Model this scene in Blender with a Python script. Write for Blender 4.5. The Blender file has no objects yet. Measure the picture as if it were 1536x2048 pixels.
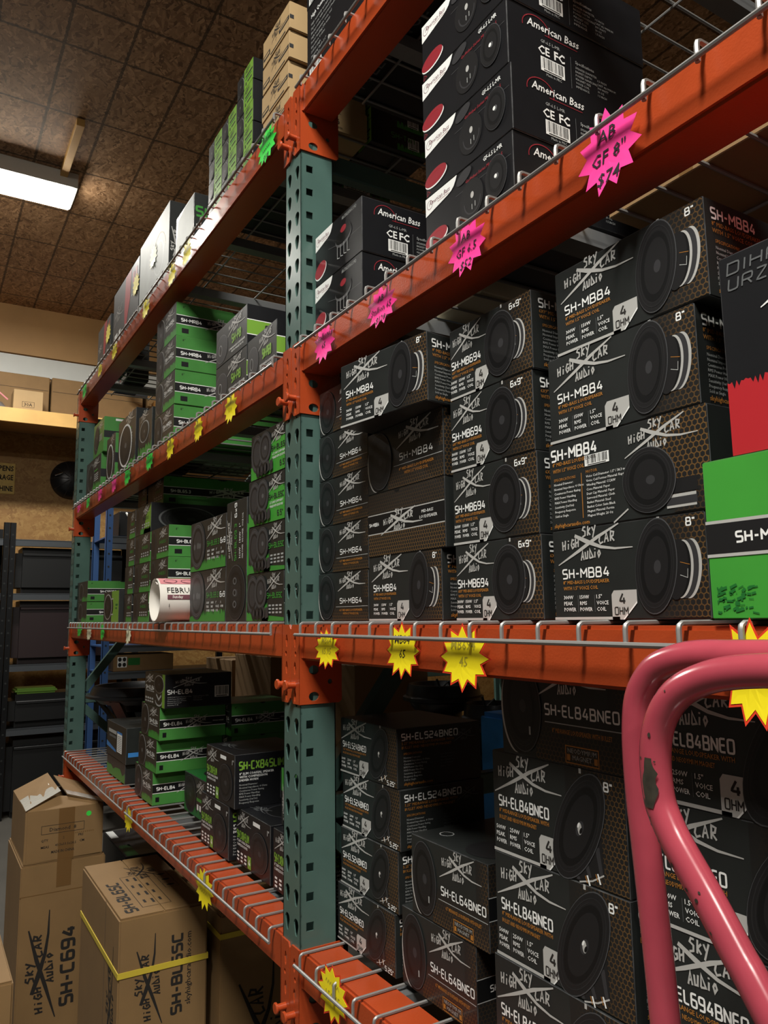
import bpy, bmesh, math, random
from mathutils import Matrix, Vector
from mathutils.geometry import tessellate_polygon
random.seed(7)
scene = bpy.context.scene
COL = scene.collection
PI = math.pi

# ------------------------------------------------------------------ camera
cam_d = bpy.data.cameras.new('camera')
cam = bpy.data.objects.new('camera', cam_d)
COL.objects.link(cam)
YAW, PITCH, ROLL = 0.547387886, 0.135853719, -0.0140477544
fw = Vector((-math.cos(YAW)*math.cos(PITCH), math.sin(YAW)*math.cos(PITCH), math.sin(PITCH)))
rt = fw.cross(Vector((0, 0, 1))).normalized()
up = rt.cross(fw)
r2 = rt*math.cos(ROLL) + up*math.sin(ROLL)
u2 = -rt*math.sin(ROLL) + up*math.cos(ROLL)
cam.matrix_world = Matrix(((r2.x, u2.x, -fw.x, 1.33292), (r2.y, u2.y, -fw.y, -0.62447), (r2.z, u2.z, -fw.z, 1.55), (0, 0, 0, 1)))
cam_d.sensor_fit = 'VERTICAL'
cam_d.sensor_height = 36.0
cam_d.lens = 36.0*1530.29/2048
cam_d.clip_start = 0.02
scene.camera = cam

# ------------------------------------------------------------------ light and exposure
vs = scene.view_settings
vs.view_transform = 'Standard'
vs.look = 'None'
vs.gamma = 1.0
vs.use_curve_mapping = False
vs.exposure = 0.0
world = bpy.data.worlds.new('world')
scene.world = world
world.use_nodes = True
world.node_tree.nodes['Background'].inputs[0].default_value = (0.75, 0.85, 1.0, 1)
world.node_tree.nodes['Background'].inputs[1].default_value = 0.02
# ceiling fixtures: (x, y, z, watts); the first is the one in view, the third an added, unseen one
LAMPS = [(-4.36, -0.42, 4.62, 120.0), (1.5, -1.50, 4.62, 190.0), (5.0, -1.50, 4.62, 90.0)]
LAMP_COL = (1.0, 0.98, 0.93)
for i, (x, y, z, w) in enumerate(LAMPS):
    ld = bpy.data.lights.new('tube_light', 'AREA')
    ld.shape = 'RECTANGLE'
    ld.size, ld.size_y = 0.28, 1.18
    ld.energy = w
    ld.color = LAMP_COL
    lo = bpy.data.objects.new('tube_light', ld)
    lo.location = (x, y, z-0.065)
    COL.objects.link(lo)

# ------------------------------------------------------------------ materials
def lin(c):
    if isinstance(c, str):
        c = [int(c[i:i+2], 16)/255 for i in (1, 3, 5)]
    return tuple((v/12.92 if v <= 0.04045 else ((v+0.055)/1.055)**2.4) for v in c) + (1,)

MATS = {}
def mat(name, col, rough=0.5, metal=0.0, spec=0.5, coat=0.0, noise=0.0, nscale=20.0, bump=0.0, bscale=200.0, emit=0.0):
    m = bpy.data.materials.new(name)
    m.use_nodes = True
    nt = m.node_tree
    b = nt.nodes['Principled BSDF']
    b.inputs['Base Color'].default_value = lin(col)
    b.inputs['Roughness'].default_value = rough
    b.inputs['Metallic'].default_value = metal
    b.inputs['Specular IOR Level'].default_value = spec
    b.inputs['Coat Weight'].default_value = coat
    if coat:
        b.inputs['Coat Roughness'].default_value = 0.25
    if emit:
        b.inputs['Emission Color'].default_value = lin(col)
        b.inputs['Emission Strength'].default_value = emit
    if noise or bump:
        tc = nt.nodes.new('ShaderNodeTexCoord')
        if noise:
            n = nt.nodes.new('ShaderNodeTexNoise')
            n.inputs['Scale'].default_value = nscale
            n.inputs['Detail'].default_value = 5
            nt.links.new(tc.outputs['Object'], n.inputs['Vector'])
            r = nt.nodes.new('ShaderNodeValToRGB')
            c = lin(col)
            r.color_ramp.elements[0].position = 0.3
            r.color_ramp.elements[1].position = 0.7
            r.color_ramp.elements[0].color = tuple(max(0, v*(1-noise)) for v in c[:3]) + (1,)
            r.color_ramp.elements[1].color = tuple(min(1, v*(1+noise)) for v in c[:3]) + (1,)
            nt.links.new(n.outputs['Fac'], r.inputs['Fac'])
            nt.links.new(r.outputs['Color'], b.inputs['Base Color'])
        if bump:
            n2 = nt.nodes.new('ShaderNodeTexNoise')
            n2.inputs['Scale'].default_value = bscale
            n2.inputs['Detail'].default_value = 2
            nt.links.new(tc.outputs['Object'], n2.inputs['Vector'])
            bp = nt.nodes.new('ShaderNodeBump')
            bp.inputs['Strength'].default_value = bump
            bp.inputs['Distance'].default_value = 0.002
            nt.links.new(n2.outputs['Fac'], bp.inputs['Height'])
            nt.links.new(bp.outputs['Normal'], b.inputs['Normal'])
    MATS[name] = m
    return m

mat('orange_paint', '#a5421f', 0.28, spec=0.5, noise=0.08, nscale=6, bump=0.12, bscale=350)
mat('green_paint', '#48625b', 0.28, spec=0.5, noise=0.10, nscale=9, bump=0.05, bscale=120)
mat('zinc_wire', '#8f8e8b', 0.48, metal=0.5)
mat('steel', '#8d8f90', 0.4, metal=0.6)
mat('hole_dark', '#141817', 0.8)
mat('carton_black', '#212423', 0.42, coat=0.15, noise=0.12, nscale=30)
mat('carton_inky', '#131417', 0.40, coat=0.10, noise=0.10, nscale=30)
mat('carton_green', '#41803a', 0.38, coat=0.15, noise=0.10, nscale=14)
mat('kraft', '#82653f', 0.75, noise=0.06, nscale=9, bump=0.10, bscale=90)
mat('bright_green', '#3f9636', 0.38, coat=0.15, noise=0.08, nscale=10)
mat('kraft_light', '#a88c62', 0.70, noise=0.05, nscale=9, bump=0.08, bscale=90)
mat('kraft_tape', '#6f5230', 0.30, coat=0.3)
mat('clear_tape', '#c9c5ba', 0.16, coat=0.6, bump=0.7, bscale=60)
mat('edge_grey', '#48494a', 0.5, noise=0.5, nscale=60)
mat('edge_green', '#4f8a46', 0.5, noise=0.2, nscale=60)
mat('edge_kraft', '#a88f6a', 0.7)
mat('ink', '#1b1713', 0.8)
mat('white_ink', '#e9ebe8', 0.45)
mat('grey_ink', '#a5a8a6', 0.45)
mat('dim_ink', '#5c5f60', 0.5)
mat('orange_ink', '#b0752f', 0.45)
mat('red_ink', '#b2252c', 0.4)
mat('maroon_ink', '#8f2a33', 0.4)
mat('green_ink', '#3c8a36', 0.42)
mat('lime_ink', '#74a238', 0.42)
mat('deep_green_ink', '#1f6a2c', 0.42)
mat('blue_ink', '#3a7fc4', 0.4)
mat('pic_black', '#0e0f10', 0.42)
mat('pic_dark', '#1b1b1c', 0.42)
mat('pic_mid', '#333335', 0.42)
mat('pic_line', '#262627', 0.42)
mat('pic_rim', '#48494b', 0.42)
mat('pic_light', '#58595a', 0.42)
mat('silver_ink', '#bcbcb8', 0.34, metal=0.15)
mat('pale_sheen', '#8b918a', 0.55, noise=0.12, nscale=12)  # pale tone stands for lamp sheen on black glossy fronts
mat('cream', '#e2d6b4', 0.6)
mat('paper', '#e8e3da', 0.6)
mat('pink_paper', '#d98d92', 0.6)
mat('plum_ink', '#70404a', 0.6)
mat('tag_yellow', '#f4e11a', 0.55)
mat('tag_red_edge', '#d63a1e', 0.55)
mat('tag_pink', '#ff3d9a', 0.55)
mat('tag_green', '#3cd84a', 0.55)
mat('tag_pale', '#efecc8', 0.55)
mat('marker', '#17131a', 0.6)
mat('faded_marker', '#a89a2c', 0.6)
mat('pine', '#cfa45e', 0.6, noise=0.12, nscale=4)
mat('plywood', '#c29864', 0.6, noise=0.10, nscale=2.5)
mat('dark_wall', '#3a352f', 0.8, noise=0.1, nscale=3)
mat('white_board', '#e6eae6', 0.55, noise=0.05, nscale=3)
mat('black_metal', '#0f1012', 0.35, metal=0.3)
mat('grey_metal', '#4a4e52', 0.4, metal=0.4)
mat('blue_metal', '#2d4a76', 0.4)
mat('bin_black', '#08090a', 0.45)
mat('bin_red', '#1c0a0c', 0.5)
mat('pink_paint', '#a2404d', 0.22, coat=0.4, noise=0.09, nscale=25)
mat('chip_rust', '#2e291e', 0.7, noise=0.4, nscale=120)
mat('rubber', '#111111', 0.7)
mat('brass_sign', '#c7a545', 0.45, noise=0.10, nscale=30)
mat('cone_black', '#1b1c1e', 0.36)
mat('chrome', '#c6c8cc', 0.15, metal=1.0)
mat('concrete', '#4a4741', 0.7, noise=0.12, nscale=3)
mat('fixture_white', '#e6e8e6', 0.4)
mat('tube_glow', '#fff6e4', 0.5, emit=42.0)
mat('silver_bag', '#9c9fa3', 0.2, metal=0.6, bump=0.9, bscale=25)
mat('strap_yellow', '#c9b23a', 0.5)
mat('blue_plastic', '#2b86d6', 0.4)

def node_math(nt, op, a, b=None, c=None):
    n = nt.nodes.new('ShaderNodeMath')
    n.operation = op
    for i, v in enumerate((a, b, c)):
        if v is None:
            continue
        if isinstance(v, (int, float)):
            n.inputs[i].default_value = v
        else:
            nt.links.new(v, n.inputs[i])
    return n.outputs[0]

def node_vmath(nt, op, a, b=None):
    n = nt.nodes.new('ShaderNodeVectorMath')
    n.operation = op
    for i, v in enumerate((a, b)):
        if v is None:
            continue
        if isinstance(v, tuple):
            n.inputs[i].default_value = v
        else:
            nt.links.new(v, n.inputs[i])
    return n

def hex_material():
    # printed honeycomb: gold cell walls on black ink, strength stored per vertex in the UV map
    m = bpy.data.materials.new('honeycomb_print')
    m.use_nodes = True
    nt = m.node_tree
    b = nt.nodes['Principled BSDF']
    b.inputs['Roughness'].default_value = 0.42
    b.inputs['Coat Weight'].default_value = 0.15
    uv = nt.nodes.new('ShaderNodeUVMap'); uv.uv_map = 'cell'
    st = nt.nodes.new('ShaderNodeUVMap'); st.uv_map = 'strength'
    sx = nt.nodes.new('ShaderNodeSeparateXYZ')
    nt.links.new(st.outputs[0], sx.inputs[0])
    p = node_vmath(nt, 'MULTIPLY', uv.outputs[0], (155.0, 155.0, 0.0)).outputs[0]
    R = (1.0, 1.7320508, 1.0); Hh = (0.5, 0.8660254, 0.0)
    a = node_vmath(nt, 'SUBTRACT', node_vmath(nt, 'MODULO', p, R).outputs[0], Hh).outputs[0]
    q = node_vmath(nt, 'ADD', p, Hh).outputs[0]
    c = node_vmath(nt, 'SUBTRACT', node_vmath(nt, 'MODULO', q, R).outputs[0], Hh).outputs[0]
    def hd(v):
        ab = node_vmath(nt, 'ABSOLUTE', v).outputs[0]
        d = node_vmath(nt, 'DOT_PRODUCT', ab, (0.5, 0.8660254, 0.0)).outputs['Value']
        s = nt.nodes.new('ShaderNodeSeparateXYZ')
        nt.links.new(ab, s.inputs[0])
        return node_math(nt, 'MAXIMUM', d, s.outputs[0])
    h = node_math(nt, 'MINIMUM', hd(a), hd(c))
    line = node_math(nt, 'GREATER_THAN', h, 0.405)
    f = node_math(nt, 'MULTIPLY', line, node_math(nt, 'POWER', sx.outputs[0], 1.5))
    mx = nt.nodes.new('ShaderNodeMix'); mx.data_type = 'RGBA'
    nt.links.new(f, mx.inputs['Factor'])
    mx.inputs['A'].default_value = lin('#1d1d1c')
    mx.inputs['B'].default_value = lin('#6f512a')
    nt.links.new(mx.outputs['Result'], b.inputs['Base Color'])
    MATS['hex'] = m
hex_material()

def osb_material(name, base, grid=None, dark=1.0, con=1.0):
    m = bpy.data.materials.new(name)
    m.use_nodes = True
    nt = m.node_tree
    b = nt.nodes['Principled BSDF']
    b.inputs['Roughness'].default_value = 0.6
    tc = nt.nodes.new('ShaderNodeTexCoord')
    outs = []
    for k, (ang, sc) in enumerate(((0.35, 1.0), (1.2, 1.15), (2.3, 0.9), (2.9, 1.05))):
        mp = nt.nodes.new('ShaderNodeMapping')
        mp.vector_type = 'TEXTURE'
        mp.inputs['Rotation'].default_value = (0, 0, ang) if grid else (ang, 0, 0)
        mp.inputs['Scale'].default_value = (.105/sc, .018/sc, .1) if grid else (.1, .20/sc, .05/sc)
        mp.inputs['Location'].default_value = (k*7.3, k*3.1, k*1.7)
        nt.links.new(tc.outputs['Object'], mp.inputs[0])
        v = nt.nodes.new('ShaderNodeTexVoronoi')
        v.inputs['Scale'].default_value = 1.0
        v.inputs['Randomness'].default_value = 1.0
        nt.links.new(mp.outputs[0], v.inputs['Vector'])
        sp = nt.nodes.new('ShaderNodeSeparateColor')
        nt.links.new(v.outputs['Color'], sp.inputs[0])
        outs.append(sp.outputs[0])
    cur = outs[0]
    for k in (1, 2, 3):
        w = nt.nodes.new('ShaderNodeTexNoise'); w.inputs['Scale'].default_value = 24.0; w.inputs['Detail'].default_value = 3
        wm = nt.nodes.new('ShaderNodeMapping'); wm.inputs['Location'].default_value = (k*5.1, k*2.3, k*9.7)
        nt.links.new(tc.outputs['Object'], wm.inputs[0]); nt.links.new(wm.outputs[0], w.inputs['Vector'])
        m1 = nt.nodes.new('ShaderNodeMix')
        nt.links.new(node_math(nt, 'GREATER_THAN', w.outputs['Fac'], 0.55), m1.inputs[0]); nt.links.new(cur, m1.inputs[2]); nt.links.new(outs[k], m1.inputs[3])
        cur = m1.outputs[0]
    r = nt.nodes.new('ShaderNodeValToRGB')
    els = r.color_ramp.elements
    c = lin(base)
    def sc(k, g=1.0):
        k = 1+(k-1)*con
        return (c[0]*k, c[1]*k*g, c[2]*k*g*g, 1)
    els[0].position = 0.0; els[0].color = sc(0.35*dark, 0.9)
    els[1].position = 1.0; els[1].color = sc(1.65*dark, 1.05)
    for pos, k, g in ((0.2, 0.7, 0.92), (0.45, 0.95, 1.0), (0.75, 1.15, 1.0), (0.9, 1.4, 1.05)):
        e = els.new(pos); e.color = sc(k*dark, g)
    nt.links.new(cur, r.inputs[0])
    col = r.outputs[0]
    if grid:
        sx = nt.nodes.new('ShaderNodeSeparateXYZ')
        nt.links.new(tc.outputs['Object'], sx.inputs[0])
        wn = nt.nodes.new('ShaderNodeTexNoise'); wn.inputs['Scale'].default_value = 60
        nt.links.new(tc.outputs['Object'], wn.inputs['Vector'])
        wob = node_math(nt, 'MULTIPLY', node_math(nt, 'SUBTRACT', wn.outputs['Fac'], 0.5), 0.016)
        lines = []
        for ax, step, off in ((0, 0.6336, -2.886), (1, 0.33, 0.23), (0, 50.0, -2.56), (0, 50.0, -1.9)):
            x = node_math(nt, 'ADD', sx.outputs[ax], wob)
            d = node_math(nt, 'PINGPONG', node_math(nt, 'SUBTRACT', x, off), step/2)
            lines.append(node_math(nt, 'LESS_THAN', d, 0.0085))
        tot = lines[0]
        for l in lines[1:]:
            tot = node_math(nt, 'MAXIMUM', tot, l)
        mx = nt.nodes.new('ShaderNodeMix'); mx.data_type = 'RGBA'
        nt.links.new(node_math(nt, 'MULTIPLY', tot, 0.75), mx.inputs['Factor'])
        nt.links.new(col, mx.inputs['A'])
        mx.inputs['B'].default_value = lin('#17120f')
        col = mx.outputs['Result']
    nt.links.new(col, b.inputs['Base Color'])
    MATS[name] = m
osb_material('osb_ceiling', '#a07f60', grid=True, con=0.9)
osb_material('osb_wall', '#9c7640', grid=None, con=0.35)

# ------------------------------------------------------------------ mesh helpers
class MB:
    """collects faces with materials, builds one mesh object"""
    def __init__(s):
        s.v = []; s.f = []; s.m = []; s.mats = []; s.uv = {}
    def mi(s, name):
        if name not in s.mats:
            s.mats.append(name)
        return s.mats.index(name)
    def add(s, verts, faces, m):
        o = len(s.v); k = s.mi(m)
        s.v += [tuple(p) for p in verts]
        for f in faces:
            s.f.append(tuple(i+o for i in f)); s.m.append(k)
        return o
    def box(s, x0, x1, y0, y1, z0, z1, m):
        v = [(x, y, z) for z in (z0, z1) for y in (y0, y1) for x in (x0, x1)]
        s.add(v, [(0, 2, 3, 1), (4, 5, 7, 6), (0, 1, 5, 4), (2, 6, 7, 3), (0, 4, 6, 2), (1, 3, 7, 5)], m)
    def bar(s, a, b, w, h, m, upv=(0, 0, 1)):
        a = Vector(a); b = Vector(b); d = (b-a).normalized()
        x = d.cross(Vector(upv)).normalized()*w/2; y = x.cross(d).normalized()*h/2
        v = [p+sx*x+sy*y for p in (a, b) for sx, sy in ((-1, -1), (1, -1), (1, 1), (-1, 1))]
        s.add(v, [(0, 1, 2, 3), (7, 6, 5, 4), (0, 4, 5, 1), (1, 5, 6, 2), (2, 6, 7, 3), (3, 7, 4, 0)], m)
    def tube(s, pts, r, m, n=8, caps=True):
        pts = [Vector(p) for p in pts]
        rings = []
        ref = None
        for i, p in enumerate(pts):
            d = ((pts[i+1]-p) if i == 0 else (p-pts[i-1]) if i == len(pts)-1 else (pts[i+1]-p).normalized()+(p-pts[i-1]).normalized()).normalized()
            if ref is None:
                ref = Vector((0, 0, 1)) if abs(d.z) < 0.9 else Vector((1, 0, 0))
            a = d.cross(ref).normalized(); b = a.cross(d).normalized()
            ref = b
            rr = r[i] if isinstance(r, (list, tuple)) else r
            rings.append([p+a*rr*math.cos(2*PI*k/n)+b*rr*math.sin(2*PI*k/n) for k in range(n)])
        v = [q for ring in rings for q in ring]
        f = []
        for i in range(len(pts)-1):
            for k in range(n):
                f.append((i*n+k, i*n+(k+1) % n, (i+1)*n+(k+1) % n, (i+1)*n+k))
        if caps:
            f.append(tuple(range(n-1, -1, -1)))
            f.append(tuple((len(pts)-1)*n+k for k in range(n)))
        s.add(v, f, m)
    def lathe(s, prof, m, n=32, c=(0, 0, 0), axis='z', arc=(0, 2*PI)):
        v = []; f = []
        full = abs(arc[1]-arc[0]-2*PI) < 1e-6
        N = n if full else n+1
        for r, z in prof:
            for k in range(N):
                t = arc[0]+(arc[1]-arc[0])*k/n
                q = (r*math.cos(t), r*math.sin(t), z)
                if axis == 'y': q = (q[0], q[2], q[1])
                if axis == 'x': q = (q[2], q[0], q[1])
                v.append((q[0]+c[0], q[1]+c[1], q[2]+c[2]))
        for i in range(len(prof)-1):
            for k in range(n if full else n):
                k2 = (k+1) % N
                f.append((i*N+k, i*N+k2, (i+1)*N+k2, (i+1)*N+k))
        s.add(v, f, m)
    def plate(s, outer, holes, xf, t, m, hm=None):
        """flat 2D outline with holes, extruded by t; xf maps (u, v, w) to a point"""
        loops = [[Vector((p[0], p[1], 0)) for p in l] for l in [outer]+holes]
        tri = tessellate_polygon(loops)
        flat = [p for l in loops for p in l]
        n = len(flat)
        s.add([xf(p.x, p.y, 0) for p in flat]+[xf(p.x, p.y, t) for p in flat],
              [t_ for t_ in tri]+[tuple(i+n for i in reversed(t_)) for t_ in tri], m)
        o = 0
        for li, l in enumerate(loops):
            k = len(l)
            s.add([xf(p.x, p.y, 0) for p in l]+[xf(p.x, p.y, t) for p in l], [(i, (i+1) % k, k+(i+1) % k, k+i) for i in range(k)], m)
    def build(s, name, parent=None, bevel=0.0, smooth=False, seg=1):
        me = bpy.data.meshes.new(name)
        me.from_pydata(s.v, [], s.f)
        for n in s.mats:
            me.materials.append(MATS[n])
        me.polygons.foreach_set('material_index', s.m)
        if smooth:
            me.polygons.foreach_set('use_smooth', [True]*len(s.f))
        bm = bmesh.new(); bm.from_mesh(me)
        bmesh.ops.recalc_face_normals(bm, faces=bm.faces)
        if bevel:
            bmesh.ops.remove_doubles(bm, verts=bm.verts, dist=1e-6)
            bmesh.ops.bevel(bm, geom=bm.edges[:], offset=bevel, segments=seg, affect='EDGES', clamp_overlap=True)
        bm.to_mesh(me); bm.free()
        me.update()
        o = bpy.data.objects.new(name, me)
        COL.objects.link(o)
        if parent is not None:
            o.parent = parent
        if smooth:
            try:
                me.set_sharp_from_angle(angle=math.radians(40))
            except Exception:
                pass
        return o

def tag(o, label, cat, group=None):
    o['label'] = label; o['category'] = cat
    if group: o['group'] = group
    elif 'group' in o and cat not in ('rack frame', 'wire deck'): del o['group']
    return o
def structure(o):
    o['kind'] = 'structure'
    return o
def thing(name, label, cat, loc=(0, 0, 0), group=None, rz=0.0):
    o = bpy.data.objects.new(name, None)
    o.empty_display_size = 0.05
    COL.objects.link(o)
    o.location = loc; o.rotation_euler = (0, 0, rz)
    return tag(o, label, cat, group)
def copy_tree(o, parent=None):
    c = o.copy(); COL.objects.link(c)
    if parent is not None: c.parent = parent
    for ch in list(o.children):
        copy_tree(ch, c)
    return c

# ------------------------------------------------------------------ lettering
GL = {
 'S': (4, [[(4, 6), (0, 6), (0, 3.1), (4, 3.1), (4, 0), (0, 0)]]), 'H': (4, [[(0, 0), (0, 6)], [(4, 0), (4, 6)], [(0, 3), (4, 3)]]),
 '-': (2.4, [[(0, 2.8), (2.4, 2.8)]]), 'M': (5, [[(0, 0), (0, 6), (2.5, 2.2), (5, 6), (5, 0)]]),
 'B': (4.2, [[(0, -0.5), (0, 6.5)], [(0, 6), (3.9, 6), (3.9, 3.1), (0.3, 3.1)], [(2, 3.1), (4.2, 3.1), (4.2, 0), (0, 0)]]), '8': (4.2, [[(0.25, 4.5), (0.25, 6), (3.95, 6), (3.95, 3.1), (0.25, 3.1), (0.25, 4.6)], [(0, 1.5), (0, 3.1), (4.2, 3.1), (4.2, 0), (0, 0), (0, 1.6)]]),
 '4': (4.4, [[(2.6, 6), (0, 1.6), (4.4, 1.6)], [(3.3, 3.6), (3.3, 0)]]), '6': (4, [[(3.8, 6), (0, 6), (0, 0), (4, 0), (4, 3.3), (0, 3.3)]]),
 '9': (4, [[(0.2, 0), (4, 0), (4, 6), (0, 6), (0, 2.8), (4, 2.8)]]), 'E': (3.8, [[(3.8, 6), (0, 6), (0, 0), (3.8, 0)], [(0, 3.1), (3.5, 3.1)]]),
 'L': (3.6, [[(0, 6), (0, 0), (3.6, 0)]]), '5': (4, [[(3.9, 6), (0, 6), (0, 3.3), (4, 3.3), (4, 0), (0, 0)]]),
 '2': (4, [[(0, 6), (4, 6), (4, 3.1), (0, 3.1), (0, 0), (4, 0)]]), 'N': (4.3, [[(0, 0), (0, 6), (4.3, 0), (4.3, 6)]]),
 'O': (4.4, [[(0, 3), (0, 6), (4.4, 6), (4.4, 0), (0, 0), (0, 3)]]), 'C': (4, [[(4, 6), (0, 6), (0, 0), (4, 0)]]),
 'X': (4.4, [[(0, 0), (4.4, 6)], [(0, 6), (4.4, 0)]]), 'T': (4, [[(0, 6), (4, 6)], [(2, 6), (2, 0)]]),
 'W': (5.4, [[(0, 6), (1.2, 0), (2.7, 5), (4.2, 0), (5.4, 6)]]), '1': (1.5, [[(0, 5), (1.4, 6), (1.4, 0)]]),
 'P': (4, [[(0, 0), (0, 6), (4, 6), (4, 2.6), (0, 2.6)]]), 'R': (4, [[(0, 0), (0, 6), (4, 6), (4, 2.7), (0, 2.7)], [(2.2, 2.7), (4, 0)]]),
 'U': (4, [[(0, 6), (0, 0), (4, 0), (4, 6)]]), 'D': (4.2, [[(0, -0.5), (0, 6.5)], [(0, 6), (4.2, 6), (4.2, 0), (0, 0)]]), 'I': (0.6, [[(0.3, 0), (0.3, 6)]]),
 'G': (4, [[(4, 6), (0, 6), (0, 0), (4, 0), (4, 3), (2.2, 3)]]), '3': (4, [[(0, 6), (4, 6), (4, 0), (0, 0)], [(0.8, 3.1), (4, 3.1)]]),
 '0': (4, [[(0, 3), (0, 6), (4, 6), (4, 0), (0, 0), (0, 3)]]), '.': (0.6, [[(0, 0.3), (0.7, 0.3)]]), 'Z': (4, [[(0, 6), (4, 6), (0, 0), (4, 0)]]),
 'A': (4.4, [[(0, 0), (0, 6), (4.4, 6), (4.4, 0)], [(0, 2.6), (4.4, 2.6)]]), 'x': (3, [[(0, 0), (3, 4)], [(0, 4), (3, 0)]]), ' ': (2, []),
 '"': (1.4, [[(0, 6), (0, 4.4)], [(1.3, 6), (1.3, 4.4)]]), 'F': (3.8, [[(3.8, 6), (0, 6), (0, 0)], [(0, 3), (3.4, 3)]]),
}
def round_poly(p, r=1.0):
    if len(p) < 3: return list(p)
    closed = p[0] == p[-1]
    out = [] if closed else [p[0]]
    n = len(p)
    rng = range(1, n-1)
    for i in rng:
        a, b, c = Vector(p[i-1]), Vector(p[i]), Vector(p[i+1])
        da, dc = (a-b), (c-b)
        k = min(r, da.length*0.45, dc.length*0.45)
        q1 = b+da.normalized()*k; q2 = b+dc.normalized()*k
        out += [tuple(q1), tuple((q1+q2)*0.25+b*0.5), tuple(q2)]
    if closed:
        out = [p[0]]+out+[p[-1]]
    else:
        out.append(p[-1])
    return out

def stroke_polys(pts, w):
    """thick polyline as quads; w is one width or a list"""
    pts = [Vector(p) for p in pts]
    n = len(pts); V = []
    for i, p in enumerate(pts):
        d1 = (p-pts[i-1]).normalized() if i else (pts[1]-p).normalized()
        d2 = (pts[i+1]-p).normalized() if i < n-1 else d1
        nn = Vector((-(d1+d2).y, (d1+d2).x))
        nn = nn.normalized() if nn.length > 1e-6 else Vector((-d1.y, d1.x))
        c = max(0.45, nn.dot(Vector((-d1.y, d1.x))))
        ww = (w[i] if isinstance(w, (list, tuple)) else w)/2/c
        V += [p+nn*ww, p-nn*ww]
    return [[V[2*i], V[2*i+1], V[2*i+3], V[2*i+2]] for i in range(n-1)]

FCACHE = {}
def font_text(s, bold=0.0):
    """builtin font to flat polygons, cap height 1"""
    key = (s, bold)
    if key in FCACHE: return FCACHE[key]
    cu = bpy.data.curves.new('t', 'FONT')
    cu.body = s; cu.size = 1.0; cu.resolution_u = 1; cu.offset = bold
    ob = bpy.data.objects.new('t', cu)
    me = bpy.data.meshes.new_from_object(ob)
    V = [(v.co.x, v.co.y) for v in me.vertices]
    P = [list(p.vertices) for p in me.polygons]
    bpy.data.objects.remove(ob); bpy.data.curves.remove(cu); bpy.data.meshes.remove(me)
    if V:
        x0 = min(v[0] for v in V); k = 1/0.70
        V = [((x-x0)*k, y*k) for x, y in V]
        W = max(v[0] for v in V)
    else:
        W = 0.1
    FCACHE[key] = (V, P, W)
    return FCACHE[key]

HAND = {  # brush letters of the cross emblem, unit cells
 'S': [[(0.9, 0.95), (0.35, 1.0), (0.1, 0.72), (0.75, 0.5), (0.7, 0.1), (0.0, 0.0)]],
 'k': [[(0.1, 0), (0.25, 1.0)], [(0.85, 0.75), (0.2, 0.4), (0.8, 0.0)]], 'y': [[(0.0, 0.8), (0.4, 0.35)], [(0.9, 0.9), (0.1, -0.35)]],
 'H': [[(0.1, 0), (0.05, 1.0)], [(0.75, 0), (0.9, 1.05)], [(0.0, 0.42), (0.95, 0.6)]], 'i': [[(0.4, 0), (0.5, 0.62)], [(0.5, 0.85), (0.55, 0.98)]],
 'G': [[(0.9, 0.85), (0.4, 0.95), (0.05, 0.4), (0.4, 0.0), (0.9, 0.15), (0.85, 0.48), (0.45, 0.42)]],
 'C': [[(0.95, 0.95), (0.3, 0.85), (0.05, 0.3), (0.3, 0.0), (0.95, 0.12)]], 'A': [[(0.0, 0), (0.5, 1.0), (0.85, 0.0)], [(0.15, 0.35), (0.8, 0.4)]],
 'R': [[(0.1, 0), (0.2, 1.0), (0.85, 0.85), (0.7, 0.5), (0.2, 0.45), (0.9, -0.05)]], 'U': [[(0.05, 0.85), (0.15, 0.1), (0.7, 0.1), (0.85, 0.9)]],
 'D': [[(0.1, 0.05), (0.25, 1.0), (1.1, 0.1), (0.05, 0.05)]], 'o': [[(0.5, 0.7), (0.1, 0.4), (0.35, 0.0), (0.8, 0.3), (0.5, 0.7)]],
}

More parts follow.
